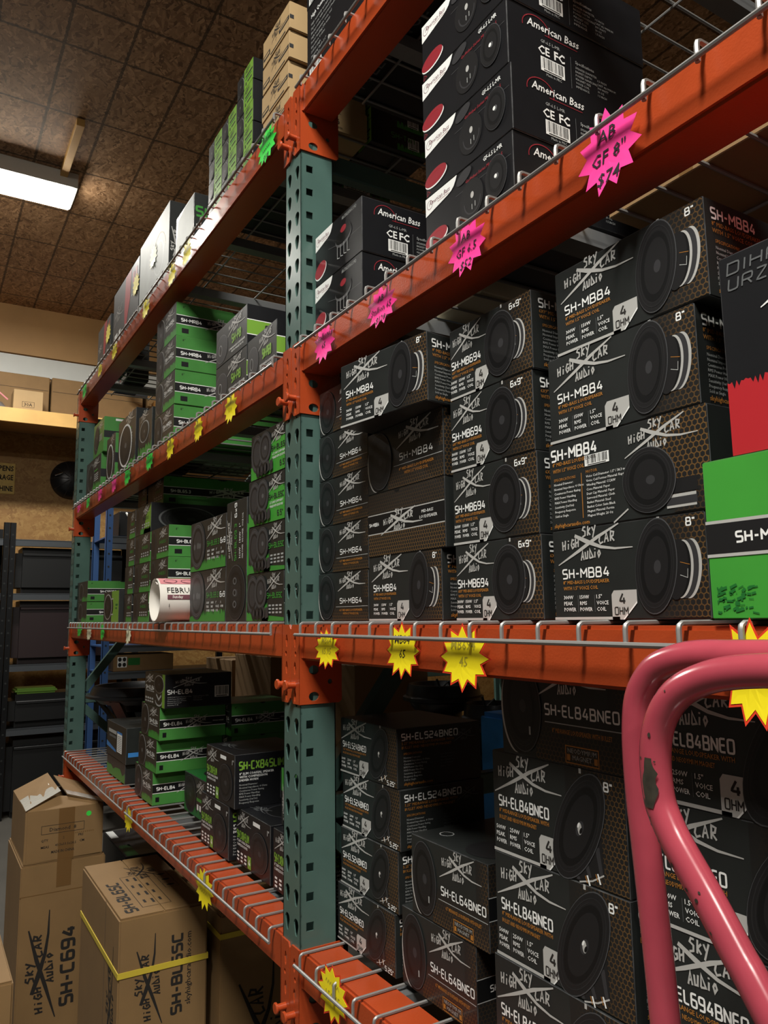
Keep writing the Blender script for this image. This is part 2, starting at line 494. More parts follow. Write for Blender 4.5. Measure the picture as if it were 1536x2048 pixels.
class Print:
    """flat print on one face of a carton, in face coordinates u, v (metres)"""
    def __init__(s, W, H):
        s.W, s.H = W, H
        s.parts = {}
        s.cur = 'printed_text'
        s.z = 0
        s.sk = 0
    def part(s, name):
        s.cur = name
        return s
    def poly(s, m, pts, z=None, strength=None):
        s.parts.setdefault(s.cur, []).append((m, [tuple(p)[:2] for p in pts], s.z if z is None else z, strength))
    def rect(s, m, x0, y0, x1, y1, z=None):
        s.poly(m, [(x0, y0), (x1, y0), (x1, y1), (x0, y1)], z)
    def hex(s, x0, x1, y0, y1, s0, s1, z=0, vert=False):
        s.poly('hex', [(x0, y0), (x1, y0), (x1, y1), (x0, y1)], z, [s0, s1, s1, s0] if not vert else [s0, s0, s1, s1])
    def ell(s, m, cx, cy, rx, ry, rot=0.0, z=None, n=36, a0=0, a1=2*PI):
        c, q = math.cos(rot), math.sin(rot)
        pts = []
        full = a1-a0 > 6.28
        for k in range(n if full else n+1):
            t = a0+(a1-a0)*k/n
            x, y = rx*math.cos(t), ry*math.sin(t)
            pts.append((cx+x*c-y*q, cy+x*q+y*c))
        s.poly(m, pts, z)
    def arc(s, m, cx, cy, rx, ry, w, rot=0.0, a0=0, a1=2*PI, z=None, n=30):
        c, q = math.cos(rot), math.sin(rot)
        pts = []
        for k in range(n+1):
            t = a0+(a1-a0)*k/n
            x, y = rx*math.cos(t), ry*math.sin(t)
            pts.append((cx+x*c-y*q, cy+x*q+y*c))
        s.stroke(m, pts, w, z)
    def stroke(s, m, pts, w, z=None):
        s.sk = (s.sk+1) % 12            # overlapping strokes lie a few microns apart
        for i, q in enumerate(stroke_polys(pts, w)):
            s.poly(m, q, (s.z if z is None else z)+0.07*s.sk+0.006*(i % 10))
    def turn(s, pp, x, y, rot):
        if rot == 1: return [(x-(b-y), y+(a-x)) for a, b in pp]
        if rot == 2: return [(2*x-a, 2*y-b) for a, b in pp]
        return pp
    def model(s, t, x, y, h, m='white_ink', z=2, w=None, bold=1.05, slant=0.0, rot=0):
        """squarish techno capitals"""
        k = h/6; adv = 0
        tot = sum(GL[c][0]+1.9 for c in t)-1.9
        sx = k if w is None else w/tot
        for c in t:
            gw, ps = GL[c]
            for p in ps:
                pp = [(x+(adv+a)*sx+slant*b*k, y+b*k) for a, b in round_poly(p)]
                s.stroke(m, s.turn(pp, x, y, rot), bold*k, z)
            adv += gw+1.9
        return tot*sx
    def text(s, t, x, y, h, m='white_ink', z=2, bold=0.0, w=None, align='l', slant=0.0, rot=0):
        V, P, W = font_text(t, bold)
        sx = h if w is None else w/W
        ww = W*sx
        if align == 'c': x -= ww/2
        if align == 'r': x -= ww
        for p in P:
            pts = [(x+V[i][0]*sx+slant*V[i][1]*h, y+V[i][1]*h) for i in p]
            s.poly(m, s.turn(pts, x, y, rot), z)
        return ww
    def hand(s, t, x, y, h, w, sw, m, z, tilt=0.0):
        cw = w/len(t)
        for i, c in enumerate(t):
            for p in HAND[c]:
                pts = [(x+(i+a*0.8)*cw, y+b*h+tilt*(i+a*0.8)*cw) for a, b in p]
                s.stroke(m, pts, sw, z)
    def logo(s, x, y, w, m='silver_ink', z=2, rot=0, k=0.42):
        """brush cross with the four words around it; x, y lower left, w width"""
        sub = Print(w, w*k)
        h = w*k
        sw = w*0.0155
        sub.stroke(m, [(0.0, 0.02*h), (0.3*w, 0.37*h), (0.55*w, 0.68*h), (0.84*w, 0.98*h)], [sw*0.7, sw*2.2, sw*2.4, sw*0.9], z)
        sub.stroke(m, [(0.25*w, 0.80*h), (0.40*w, 0.62*h), (0.60*w, 0.42*h), (0.78*w, 0.34*h), (w, 0.33*h)], [sw*2.2, sw*3.0, sw*2.0, sw*1.4, sw*0.6], z)
        sub.hand('HiGH', 0.07*w, 0.42*h, 0.25*h, 0.25*w, sw*1.1, m, z+1, 0.10)
        sub.hand('Sky', 0.36*w, 0.74*h, 0.26*h, 0.20*w, sw*1.1, m, z+1, 0.10)
        sub.hand('CAR', 0.58*w, 0.50*h, 0.26*h, 0.22*w, sw*1.1, m, z+1, 0.10)
        sub.hand('AUDio', 0.33*w, 0.10*h, 0.25*h, 0.28*w, sw*1.1, m, z+1, 0.10)
        for (mm, pts, zz, st) in sub.parts['printed_text']:
            pts = s.turn(pts, 0, 0, rot)
            s.poly(mm, [(a+x, b+y) for a, b in pts], zz)
    def speaker(s, cx, cy, rx, ry, mag=0.0, rot=0.0, z=3, flip=1, cap='pic_mid', ring=None, bullet=False, body='pic_dark', line='pic_line', rim='pic_rim'):
        """printed picture of a loudspeaker; mag: how far the magnet shows to the side"""
        if mag and not bullet:
            o = mag*flip
            s.poly('pic_dark', [(cx, cy+0.80*ry), (cx+0.55*o, cy+0.55*ry), (cx+0.55*o, cy-0.66*ry), (cx, cy-0.85*ry)], z)
            for off, m, k, q in ((0.98, 'silver_ink', 0.60, 1), (0.90, 'pic_mid', 0.595, 2), (0.76, 'silver_ink', 0.59, 3), (0.69, 'pic_black', 0.58, 4), (0.62, 'pic_dark', 0.62, 5)):
                s.ell(m, cx+off*o, cy-0.10*ry, rx*0.50, ry*k, rot, z+q)
            s.stroke('orange_ink', [(cx+0.72*o, cy+0.04*ry), (cx+0.98*o, cy-0.02*ry)], rx*0.02, z+6)
            s.stroke('grey_ink', [(cx+0.70*o, cy-0.22*ry), (cx+0.90*o, cy-0.28*ry), (cx+0.92*o, cy-0.10*ry)], rx*0.025, z+6)
        if bullet:
            d = Vector((math.cos(rot*1.0-0.75), math.sin(rot*1.0-0.75)))
            t = Vector((-d.y, d.x))
            c = Vector((cx, cy))
            R = (rx+ry)/2
            s.poly('pic_dark', [c+t*0.66*R+d*0.2*R, c+t*0.42*R+d*1.05*R, c-t*0.42*R+d*1.12*R, c-t*0.72*R+d*0.3*R], z)
            for k in (-0.42, -0.05, 0.32):
                s.poly('pic_mid', [c+t*(k-.05)*R*1.3+d*0.5*R, c+t*(k+.05)*R*1.3+d*0.5*R, c+t*(k+.05)*R+d*1.08*R, c+t*(k-.05)*R+d*1.08*R], z+1)
            s.stroke('silver_ink', [c+t*0.40*R+d*1.07*R, c+t*0.0*R+d*1.15*R, c-t*0.42*R+d*1.13*R], R*0.035, z+2)
            for k in (0.22, -0.12):
                s.stroke('white_ink', [c+t*k*R+d*1.02*R, c+t*k*R+d*1.24*R], R*0.045, z+3)
                s.stroke('orange_ink', [c+t*(k-.06)*R+d*1.02*R, c+t*(k-.06)*R+d*1.18*R], R*0.02, z+3)
        s.ell(rim if ring is None else ring, cx+0.012*rx, cy, rx*1.01, ry*1.01, rot, z+7)
        e = 0.985 if ring is None else 0.93
        s.ell(body, cx, cy, rx*e, ry*e, rot, z+8)
        s.arc(line, cx, cy, rx*0.86, ry*0.88, rx*0.035, rot, z=z+9)
        s.arc(line, cx, cy, rx*0.76, ry*0.80, rx*0.02, rot, z=z+9)
        s.ell('pic_black' if body == 'pic_dark' else 'pic_dark', cx, cy, rx*0.72, ry*0.76, rot, z+9)
        s.ell(body, cx+0.03*rx, cy, rx*0.58, ry*0.62, rot, z+10)
        s.ell(cap, cx+0.10*rx, cy-0.02*ry, rx*0.17, ry*0.14, rot, z+11)
        if bullet:
            s.ell('silver_ink', cx+0.10*rx, cy-0.02*ry, rx*0.10, ry*0.10, rot+0.5, z+12)
            s.ell('white_ink', cx+0.05*rx, cy+0.03*ry, rx*0.045, ry*0.05, rot, z+13)
            s.ell('pic_black', cx+0.16*rx, cy-0.05*ry, rx*0.055, ry*0.06, rot, z+13)
    def jag(s, m, x0, x1, yb, yt, n=14, amp=0.3, z=1, seed=1):
        """ragged brush edge along the top of a band"""
        r = random.Random(seed)
        pts = [(x0, yb), (x1, yb)]
        for i in range(n+1):
            x = x1+(x0-x1)*i/n
            pts.append((x, yb+(yt-yb)*(1-amp*r.random()*(1 if i % 2 else 0.25))))
        for i in range(2, len(pts)-1):
            a, b = pts[i], pts[i+1]
            s.poly(m, [(a[0], yb), a, b, (b[0], yb)], z)

FACES = {
 'front': lambda u, v, o, W, D, H: (u-W/2, -D/2-o, v), 'right': lambda u, v, o, W, D, H: (W/2+o, u-D/2, v),
 'top': lambda u, v, o, W, D, H: (u-W/2, v-D/2, H+o), 'left': lambda u, v, o, W, D, H: (-W/2-o, D/2-u, v),
 'bottom': lambda u, v, o, W, D, H: (u-W/2, D/2-v, -o),
}
def print_meshes(pr, face, W, D, H, root, prefix=''):
    fx = FACES[face]
    for pname, items in pr.parts.items():
        V = []; F = []; M = []; mats = []; cell = []; stren = []
        for m, pts, z, st in items:
            o = 0.00035+0.00010*z
            base = len(V)
            for i, (u, v) in enumerate(pts):
                V.append(fx(u, v, o, W, D, H))
            F.append(tuple(range(base, base+len(pts))))
            if m not in mats: mats.append(m)
            M.append(mats.index(m))
            cell += [(u+1.0, v+1.0) for u, v in pts]
            stren += [(k, 0.0) for k in (st or [0.0]*len(pts))]
        me = bpy.data.meshes.new(pname)
        me.from_pydata(V, [], F)
        for n in mats: me.materials.append(MATS[n])
        me.polygons.foreach_set('material_index', M)
        if 'hex' in mats:
            a = me.uv_layers.new(name='cell'); b = me.uv_layers.new(name='strength')
            a.data.foreach_set('uv', [c for p in cell for c in p])
            b.data.foreach_set('uv', [c for p in stren for c in p])
        me.update()
        ob = bpy.data.objects.new(pname, me)
        COL.objects.link(ob)
        ob.parent = root

def carton_mesh(W, D, H, m, tab=True, edge=0.0012):
    """folded carton: bevelled body, tuck-lid line and thumb notch on the front"""
    b = MB()
    b.box(-W/2, W/2, -D/2, D/2, 0, H, m)
    o = b.build('speaker_box', None)
    # worn, paler folded edges
    o.data.materials.append(MATS['edge_kraft' if m.startswith('kraft') else 'edge_green' if 'green' in m else 'edge_grey'])
    bm = bmesh.new(); bm.from_mesh(o.data)
    bmesh.ops.bevel(bm, geom=bm.edges[:], offset=edge, segments=2, affect='EDGES', clamp_overlap=True, material=1)
    bm.to_mesh(o.data); bm.free()
    return o

PROTO = {}
TYPES = {}
def carton(kind, x0, y0, z0, label, cat='box', group=None, rz=0.0, name='speaker_box'):
    W, D, H, m, fn = TYPES[kind][:5]
    if kind not in PROTO:
        root = carton_mesh(W, D, H, m)
        fn(root, W, D, H)
        PROTO[kind] = root
        o = root
    else:
        o = copy_tree(PROTO[kind])
    o.name = name
    c, s = math.cos(rz), math.sin(rz)
    # x0, y0 is the front left lower corner
    o.location = (x0+c*W/2-s*D/2, y0+s*W/2+c*D/2, z0)
    o.rotation_euler = (0, 0, rz)
    tag(o, label, cat, group)
    return o

# ------------------------------------------------------------------ carton artwork
def barcode(p, x, y, w, h, z=2, seed=3):
    p.rect('white_ink', x, y, x+w, y+h, z)
    r = random.Random(seed); u = x+w*0.06
    while u < x+w*0.92:
        t = w*r.choice((0.012, 0.02, 0.035))
        p.rect('ink', u, y+h*0.2, u+t, y+h*0.95, z+1)
        u += t+w*r.choice((0.015, 0.025, 0.04))
    p.rect('ink', x+w*0.12, y+h*0.05, x+w*0.88, y+h*0.13, z+1)
def badge(p, x, y, w, h, rim=True):
    p.part('resistance_badge')
    W = p.W
    if rim:
        p.rect('silver_ink', 0, 0, x+w*0.3, h*0.10, 3)
    p.poly('silver_ink', [(x+0.1*w, h), (x, h*0.86), (x, 0), (x+0.42*w, 0), (x+w, h*0.62), (x+w, h)], 3)
    p.poly('white_ink', [(x+0.42*w, 0), (x+0.48*w, 0), (x+w, h*0.55), (x+w, h*0.62)], 4)
    p.model('4', x+0.32*w, h*0.54, h*0.34, 'ink', 5, bold=1.2)
    p.model('OHM', x+0.12*w, h*0.17, h*0.25, 'ink', 5, w=0.52*w, bold=0.95)
def columns(p, x, y, dx, h, cols, m='white_ink', bold=0.01):
    p.part('printed_text')
    for i, rows in enumerate(cols):
        for j, t in enumerate(rows):
            nat = font_text(t, bold)[2]*h
            p.text(t, x+i*dx, y-j*h*1.65, h, m, 3, bold, w=min(nat, 0.74*dx))
        if i:
            p.rect('dim_ink', x+i*dx-0.12*dx, y-3.6*h, x+i*dx-0.10*dx, y+h, 3)
SPEC = ['Nominal Diameter: ', 'Nominal Impedance: 4 Ohms', 'Continuous Power Rating', 'RMS Power Handling', 'MAX Power Handling', 'Sensitivity (1w/1m)', 'Frequency Response', 'Sold as Single']
def specs(p, x, y, h, gap, lines=SPEC, m='grey_ink'):
    for i, t in enumerate(lines):
        p.text(t, x, y-i*gap, h, m, 2)
def side_std(root, W, D, H, model, sub, site=True):
    p = Print(D, H)
    p.part('side_lettering')
    p.model(model, 0.055*D, 0.80*H, 0.105*H, 'white_ink', 2, bold=1.2)
    p.text(sub[0], 0.055*D, 0.725*H, 0.045*H, 'orange_ink', 2)
    p.text(sub[1], 0.055*D, 0.655*H, 0.045*H, 'orange_ink', 2)
    p.text('SPECIFICATIONS', 0.075*D, 0.555*H, 0.036*H, 'orange_ink', 2)
    specs(p, 0.075*D, 0.49*H, 0.032*H, 0.052*H)
    specs(p, 0.50*D, 0.49*H, 0.026*H, 0.052*H, ['Voice Coil Diameter', 'Winding Material', 'Cone Material: Paper', 'Surround Material', 'Magnet Weight'], 'dim_ink')
    if site: p.text('skyhighcaraudio.com', 0.075*D, 0.05*H, 0.05*H, 'orange_ink', 2, 0.01)
    p.part('brand_logo')
    p.logo(0.66*D, 0.68*H, 0.28*D, 'dim_ink', 2)
    print_meshes(p, 'right', W, D, H, root)

def std_front(root, W, D, H, model, sub, cols, size, lx=0.045, lw=0.53, ly=0.60, mx=0.075, mw=0.335, my=0.455, spk=(0.712, 0.52, 0.124, 0.47), mag=0.20, rot=-0.13, bx=0.42, sizepos=(0.90, 0.88, 0.075), bullet=False, hexs=(0.68, 1.0), cx0=None, cdx=0.120):
    p = Print(W, H)
    p.part('honeycomb_print')
    p.hex(hexs[0]*W, W*0.998, 0.002, H-0.001, 0.0, 0.8)
    p.part('brand_logo'); p.logo(lx*W, ly*H, lw*W, 'silver_ink', 2, k=0.40*H/W/0.5*0.5/(lw))
    p.part('model_lettering'); p.model(model, mx*W, my*H, 0.098*H, 'white_ink', 2, w=mw*W, bold=1.05)
    p.part('printed_text')
    p.text(sub[0], mx*W, (my-0.065)*H, 0.038*H, 'orange_ink', 2, 0.01, w=mw*W)
    p.text(sub[1], mx*W, (my-0.13)*H, 0.038*H, 'orange_ink', 2, 0.01, w=mw*0.76*W)
    columns(p, (mx if cx0 is None else cx0)*W, 0.225*H, cdx*W, 0.040*H, cols)
    badge(p, bx*W, 0.0, 0.165*W, 0.30*H)
    p.part('speaker_picture')
    p.rect('silver_ink', (spk[0]+0.02)*W, 0.955*H, (spk[0]+0.036)*W, H, 2)
    p.speaker(spk[0]*W, spk[1]*H, spk[2]*W, spk[3]*H, mag*W, rot, 3, 1, bullet=bullet)
    p.part('printed_text')
    p.model(size, sizepos[0]*W, sizepos[1]*H, 0.072*H, 'white_ink', 3, bold=1.2)
    print_meshes(p, 'front', W, D, H, root)

MBC = [['300W', 'PEAK', 'POWER'], ['150W', 'RMS', 'POWER'], ['1.5"', 'VOICE', 'COIL']]
ELC = [['500W', 'PEAK', 'POWER'], ['250W', 'RMS', 'POWER'], ['1.5"', 'VOICE', 'COIL']]
def art_mb84(r, W, D, H):
    std_front(r, W, D, H, 'SH-MB84', ('8" MID-BASS LOUDSPEAKER', 'WITH 1.5" VOICE COIL'), MBC, '8"')
    side_std(r, W, D, H, 'SH-MB84', ('8" MID-BASS LOUDSPEAKER', 'WITH 1.5" VOICE COIL'))
def art_mb694(r, W, D, H):
    std_front(r, W, D, H, 'SH-MB694', ('6X9" MID-BASS LOUDSPEAKER', 'WITH 1.5" VOICE COIL'), MBC, '6x9"', lx=0.02, lw=0.48, ly=0.58, mx=0.03, mw=0.38, my=0.43,
              spk=(0.645, 0.50, 0.185, 0.42), mag=0.20, rot=-0.05, bx=0.335, sizepos=(0.77, 0.87, 0.15), hexs=(0.64, 1.0), cx0=.015, cdx=.108)
    side_std(r, W, D, H, 'SH-MB694', ('6X9" MID-BASS LOUDSPEAKER', 'WITH 1.5" VOICE COIL'))
def art_el524(r, W, D, H):
    std_front(r, W, D, H, 'SH-EL524BNEO', ('5.25" MIDRANGE LOUDSPEAKER WITH', 'BULLET AND NEODYMIUM MAGNET'), ELC, '5.25"', lx=0.02, lw=0.56, ly=0.60, mx=0.05, mw=0.43, my=0.47, cx0=.025, cdx=.112,
              spk=(0.705, 0.51, 0.138, 0.47), mag=0.17, rot=-0.47, bx=0.36, sizepos=(0.84, 0.03, 0.1), bullet=True, hexs=(0.6, 1.0))
    side_std(r, W, D, H, 'SH-EL524BNEO', ('5.25" MIDRANGE LOUDSPEAKER WITH', 'BULLET AND NEODYMIUM MAGNET'))
def art_el84b(r, W, D, H):
    std_front(r, W, D, H, 'SH-EL84BNEO', ('8" MIDRANGE LOUDSPEAKER WITH', 'BULLET AND NEODYMIUM MAGNET'), ELC, '8"', lx=0.02, lw=0.55, ly=0.58, mx=0.055, mw=0.41, my=0.46, cx0=.025, cdx=.118,
              spk=(0.683, 0.48, 0.142, 0.54), mag=0.20, rot=-0.49, bx=0.385, sizepos=(0.87, 0.85, 0.1), bullet=True, hexs=(0.6, 1.0))
    side_std(r, W, D, H, 'SH-EL84BNEO', ('8" MIDRANGE LOUDSPEAKER WITH', 'BULLET AND NEODYMIUM MAGNET'))
def art_el694(r, W, D, H):
    std_front(r, W, D, H, 'SH-EL694BNEO', ('6X9" MIDRANGE LOUDSPEAKER WITH', 'BULLET AND NEODYMIUM MAGNET'), ELC, '6x9"', lx=0.02, lw=0.55, ly=0.58, mx=0.03, mw=0.45, my=0.46, cx0=.02, cdx=.122,
              spk=(0.75, 0.50, 0.145, 0.50), mag=0.16, rot=-0.52, bx=0.40, sizepos=(0.88, 0.05, 0.1), hexs=(0.6, 1.0))
def back_front(r, W, D, H, model, sub, lx=0.42, mx=0.46, mw=0.42, my=0.36, neo=False, grill=False):
    p = Print(W, H)
    p.part('honeycomb_print'); p.hex(0.30*W, 0.998*W, 0.001, 0.45*H, 0.7, 0.0, vert=True); p.hex(0.86*W, 0.998*W, 0.45*H, 0.999*H, 0.0, 0.6, z=-1)
    p.part('speaker_picture')
    p.ell('silver_ink', 0.115*W, 0.42*H, 0.112*W, 0.40*H, 0.1, 1)
    p.ell('pic_black', 0.135*W, 0.43*H, 0.118*W, 0.41*H, 0.1, 2)
    p.speaker(0.185*W, 0.50*H, 0.165*W, 0.455*H, 0, 0.08, 3)
    if grill: p.rect('grey_ink', 0.25*W, 0.22*H, 0.265*W, 0.30*H, 15)
    p.part('brand_logo'); p.logo(lx*W, 0.60*H, 0.53*W, 'silver_ink', 2, k=0.38*H/W/0.53)
    p.part('model_lettering'); p.model(model, mx*W, my*H, 0.098*H, 'white_ink', 2, w=mw*W, bold=1.05)
    p.part('printed_text')
    p.rect('grey_ink', 0.38*W, (my-0.075)*H, 0.99*W, (my-0.066)*H, 2)
    c = (mx+mw/2)*W
    p.text(sub[0], c, (my-0.16)*H, 0.042*H, 'orange_ink', 2, 0.01, align='c', w=0.44*W)
    if sub[1]: p.text(sub[1], c, (my-0.23)*H, 0.042*H, 'orange_ink', 2, 0.01, align='c', w=0.30*W)
    if neo:
        p.part('magnet_badge')
        y = 0.03*H
        p.stroke('orange_ink', [(c-0.12*W, y), (c+0.12*W, y), (c+0.12*W, y+0.15*H), (c-0.12*W, y+0.15*H), (c-0.12*W, y)], 0.006*W, 2)
        p.text('NEODYMIUM', c, y+0.09*H, 0.042*H, 'grey_ink', 2, align='c', w=0.21*W)
        p.text('MAGNET', c, y+0.03*H, 0.042*H, 'grey_ink', 2, align='c', w=0.14*W)
        for q in (-0.1, 0.1): p.rect('orange_ink', c+q*W-0.012*W, y+0.02*H, c+q*W+0.012*W, y+0.075*H, 2)
    print_meshes(p, 'front', W, D, H, r)
def art_mb64(r, W, D, H):
    back_front(r, W, D, H, 'SH-MB64', ('6.5" MID-BASS LOUDSPEAKER', 'WITH 1.5" VOICE COIL'))
def art_mb84_back(r, W, D, H):
    back_front(r, W, D, H, 'SH-MB84', ('8" MID-BASS LOUDSPEAKER', 'WITH 1.5" VOICE COIL'), my=0.42)
    p = Print(D, H); p.part('honeycomb_print'); p.hex(0.002, D, 0.001, H, 0.6, 0.4); print_meshes(p, 'right', W, D, H, r)
def art_mb84_band(r, W, D, H):
    p = Print(W, H)
    p.part('honeycomb_print'); p.hex(0.001, 0.999*W, 0.001, 0.5*H, 0.8, 0.75, vert=True); p.hex(0.001, 0.999*W, 0.5*H, 0.999*H, 0.45, 0.35, vert=True)
    p.part('black_band'); p.rect('pic_black', 0, 0.36*H, W, 0.66*H, 1)
    p.rect('silver_ink', 0, 0.655*H, W, 0.67*H, 2); p.rect('silver_ink', 0, 0.35*H, W, 0.365*H, 2)
    p.ell('pic_black', 0.415*W, H, 0.035*W, 0.05*H, 0, 2, a0=PI, a1=2*PI)
    p.part('model_lettering'); p.model('SH-MB84', 0.02*W, 0.485*H, 0.05*H, 'white_ink', 3, w=0.14*W)
    p.part('brand_logo'); p.logo(0.19*W, 0.32*H, 0.55*W, 'silver_ink', 3, k=0.36*H/W/0.55)
    p.part('printed_text'); p.text('MID-BASS', 0.80*W, 0.545*H, 0.045*H, 'white_ink', 3, align='c', w=0.14*W); p.text('LOUDSPEAKER', 0.81*W, 0.465*H, 0.045*H, 'white_ink', 3, align='c', w=0.21*W)
    print_meshes(p, 'front', W, D, H, r)
def art_mb84_spec(r, W, D, H):
    p = Print(W, H)
    p.part('honeycomb_print'); p.hex(0.70*W, 0.998*W, 0.32*H, 0.998*H, 0.75, 0.95); p.hex(0.80*W, 0.998*W, 0.002, 0.32*H, 0.2, 0.5)
    p.part('model_lettering'); p.model('SH-MB84', 0.025*W, 0.80*H, 0.12*H, 'white_ink', 2, w=0.325*W, bold=1.15)
    p.part('printed_text')
    p.text('8" MID-BASS LOUDSPEAKER', 0.03*W, 0.735*H, 0.042*H, 'orange_ink', 2, 0.01, w=0.315*W)
    p.text('WITH 1.5" VOICE COIL', 0.03*W, 0.66*H, 0.042*H, 'orange_ink', 2, 0.01, w=0.23*W)
    p.text('SPECIFICATIONS', 0.035*W, 0.56*H, 0.032*H, 'orange_ink', 2)
    specs(p, 0.035*W, 0.51*H, 0.027*H, 0.052*H, m='white_ink')
    p.rect('orange_ink', 0.235*W, 0.1*H, 0.239*W, 0.6*H, 2)
    p.text('MOTOR', 0.27*W, 0.585*H, 0.032*H, 'orange_ink', 2)
    specs(p, 0.27*W, 0.535*H, 0.027*H, 0.048*H, ['Voice Coil Diameter: 1.5" / 38.3 mm', 'Voice Coil Former Material: Kapton', 'Winding Material: CCAW', 'Cone Material: Paper', 'Dust Cap Material: Paper', 'Surround Material: Cloth', 'Basket Material: Steel', 'Basket Color: Satin Black', 'Magnet Material: Ferrite', 'Magnet Weight: 20 Oz'], 'white_ink')
    p.text('skyhighcaraudio.com', 0.025*W, 0.03*H, 0.045*H, 'orange_ink', 2, 0.01)
    p.part('barcode_sticker'); barcode(p, 0.265*W, 0.66*H, 0.165*W, 0.12*H)
    p.part('brand_logo'); p.logo(0.53*W, 0.64*H, 0.42*W, 'silver_ink', 3, k=0.34*H/W/0.42); p.stroke('silver_ink', [(0.44*W, 0.0), (0.535*W, 0.12*H)], 0.008*W, 3)
    p.part('speaker_picture')
    p.rect('pic_dark', 0.80*W, 0.20*H, 0.93*W, 0.34*H, 2); p.rect('silver_ink', 0.76*W, 0.06*H, 0.92*W, 0.19*H, 2); p.rect('pic_mid', 0.76*W, 0.085*H, 0.925*W, 0.16*H, 3)
    p.speaker(0.665*W, 0.38*H, 0.155*W, 0.33*H, 0, 0, 4)
    print_meshes(p, 'front', W, D, H, r)
def art_el84b_back(r, W, D, H):
    back_front(r, W, D, H, 'SH-EL84BNEO', ('8" MIDRANGE LOUDSPEAKER WITH BULLET', ''), lx=0.32, mx=0.385, mw=0.545, my=0.44, neo=True, grill=True)
def band_side(r, W, D, H, text, green='carton_green', band='pic_black', logo=True, lx=0.36, lw=0.42, face='right', tx=0.06):
    p = Print(D, H)
    p.part('black_band'); p.rect(band, 0, 0.36*H, D, 0.62*H, 1)
    p.rect('white_ink', 0, 0.615*H, D, 0.632*H, 2); p.rect('white_ink', 0, 0.348*H, D, 0.365*H, 2)
    p.part('model_lettering'); p.model(text, tx*D, 0.44*H, 0.09*H, 'white_ink', 3, bold=1.3)
    if logo:
        p.part('brand_logo'); p.logo(lx*D, 0.30*H, lw*D, 'silver_ink', 3, k=0.40*H/D/lw)
        p.part('printed_text'); p.text('MIDRANGE LOUDSPEAKER', 0.80*D, 0.47*H, 0.04*H, 'white_ink', 3, w=0.17*D)
    p.part('printed_text'); p.rect('pic_black', 0.045*D, 0.10*H, 0.10*D, 0.24*H, 2); p.text('8"', 0.05*D, 0.84*H, 0.07*H, 'ink', 2)
    p.ell('pic_black', 0.5*D, H, 0.04*D, 0.045*H, 0, 2, a0=PI, a1=2*PI)
    print_meshes(p, face, W, D, H, r)
def green_front(r, W, D, H, model, seed, ring='silver_ink', mirror=False, model_ink='white_ink'):
    p = Print(W, H)
    p.part('carton_artwork'); p.rect('carton_black', 0.001, 0.001, 0.999*W, 0.999*H, 0)
    if mirror:
        p.rect('lime_ink', 0.88*W, 0.001, 0.999*W, 0.999*H, 1)
        p.part('speaker_picture'); p.ell('silver_ink', 0.72*W, 0.68*H, 0.24*W, 0.27*H, 0, 2); p.speaker(0.72*W, 0.68*H, 0.225*W, 0.25*H, 0, 0, 3)
        p.arc('grey_ink', 0.72*W, 0.18*H, 0.16*W, 0.14*H, 0.02*W, a0=PI, a1=2*PI, z=3); p.stroke('grey_ink', [(0.6*W, 0.36*H), (0.72*W, 0.22*H), (0.84*W, 0.36*H)], 0.03*W, 3)
        x = 0.04
    else:
        p.jag('green_ink', 0.42*W, 0.999*W, 0.001, 0.26*H, 40, 0.6, 1, seed)
        p.part('speaker_picture'); p.ell(ring, 0.22*W, 0.50*H, 0.215*W, 0.47*H, 0, 2); p.speaker(0.22*W, 0.50*H, 0.20*W, 0.455*H, 0, 0, 3, cap='pic_light')
        x = 0.46
    p.part('brand_logo'); p.logo(x*W, 0.64*H, 0.46*W, 'silver_ink', 2, k=0.30*H/W/0.46)
    p.part('model_lettering'); p.model(model, (x+0.02)*W, 0.47*H, 0.11*H, model_ink, 2, w=0.42*W, bold=1.3)
    p.part('printed_text'); p.text('8" MIDRANGE LOUDSPEAKER', (x+0.02)*W, 0.40*H, 0.035*H, 'white_ink', 2, w=0.42*W)
    if mirror:
        for i in range(4): p.rect('grey_ink', (0.04+0.11*i)*W, 0.16*H, (0.12+0.11*i)*W, 0.22*H, 2); p.rect('grey_ink', (0.04+0.11*i)*W, 0.07*H, (0.12+0.11*i)*W, 0.12*H, 2)
    print_meshes(p, 'front', W, D, H, r)
def art_el84(r, W, D, H):
    green_front(r, W, D, H, 'SH-EL84', 5); band_side(r, W, D, H, 'SH-EL84')
def art_el84_dark(r, W, D, H):
    green_front(r, W, D, H, 'SH-EL84', 5, mirror=True)
    p = Print(D, H)
    p.part('side_artwork'); p.rect('carton_inky', 0.001, 0.001, 0.999*D, 0.999*H, 0)
    p.part('brand_logo'); p.logo(0.12*D, 0.60*H, 0.50*D, 'grey_ink', 2, k=0.30*H/D/0.50)
    p.part('model_lettering'); p.model('SH-EL84', 0.04*D, 0.42*H, 0.12*H, 'white_ink', 2, bold=1.3)
    p.part('printed_text'); specs(p, 0.04*D, 0.31*H, 0.035*H, 0.058*H, ['500W Peak Power Handling 4 Ohm', '250W Power Handling RMS', 'Nominal Impedance 4 Ohms', 'Nominal Diameter 8"', 'Sensitivity 97 dB'])
    specs(p, 0.42*D, 0.31*H, 0.03*H, 0.058*H, ['Frequency Response 120Hz', 'Voice Coil 1.5"', 'Mounting Depth'])
    p.part('barcode_label'); barcode(p, 0.74*D, 0.26*H, 0.22*D, 0.34*H)
    print_meshes(p, 'right', W, D, H, r)
def art_mr84(r, W, D, H):
    green_front(r, W, D, H, 'SH-MR84', 9); band_side(r, W, D, H, 'SH-MR84', tx=0.04, lx=0.235, lw=0.28)
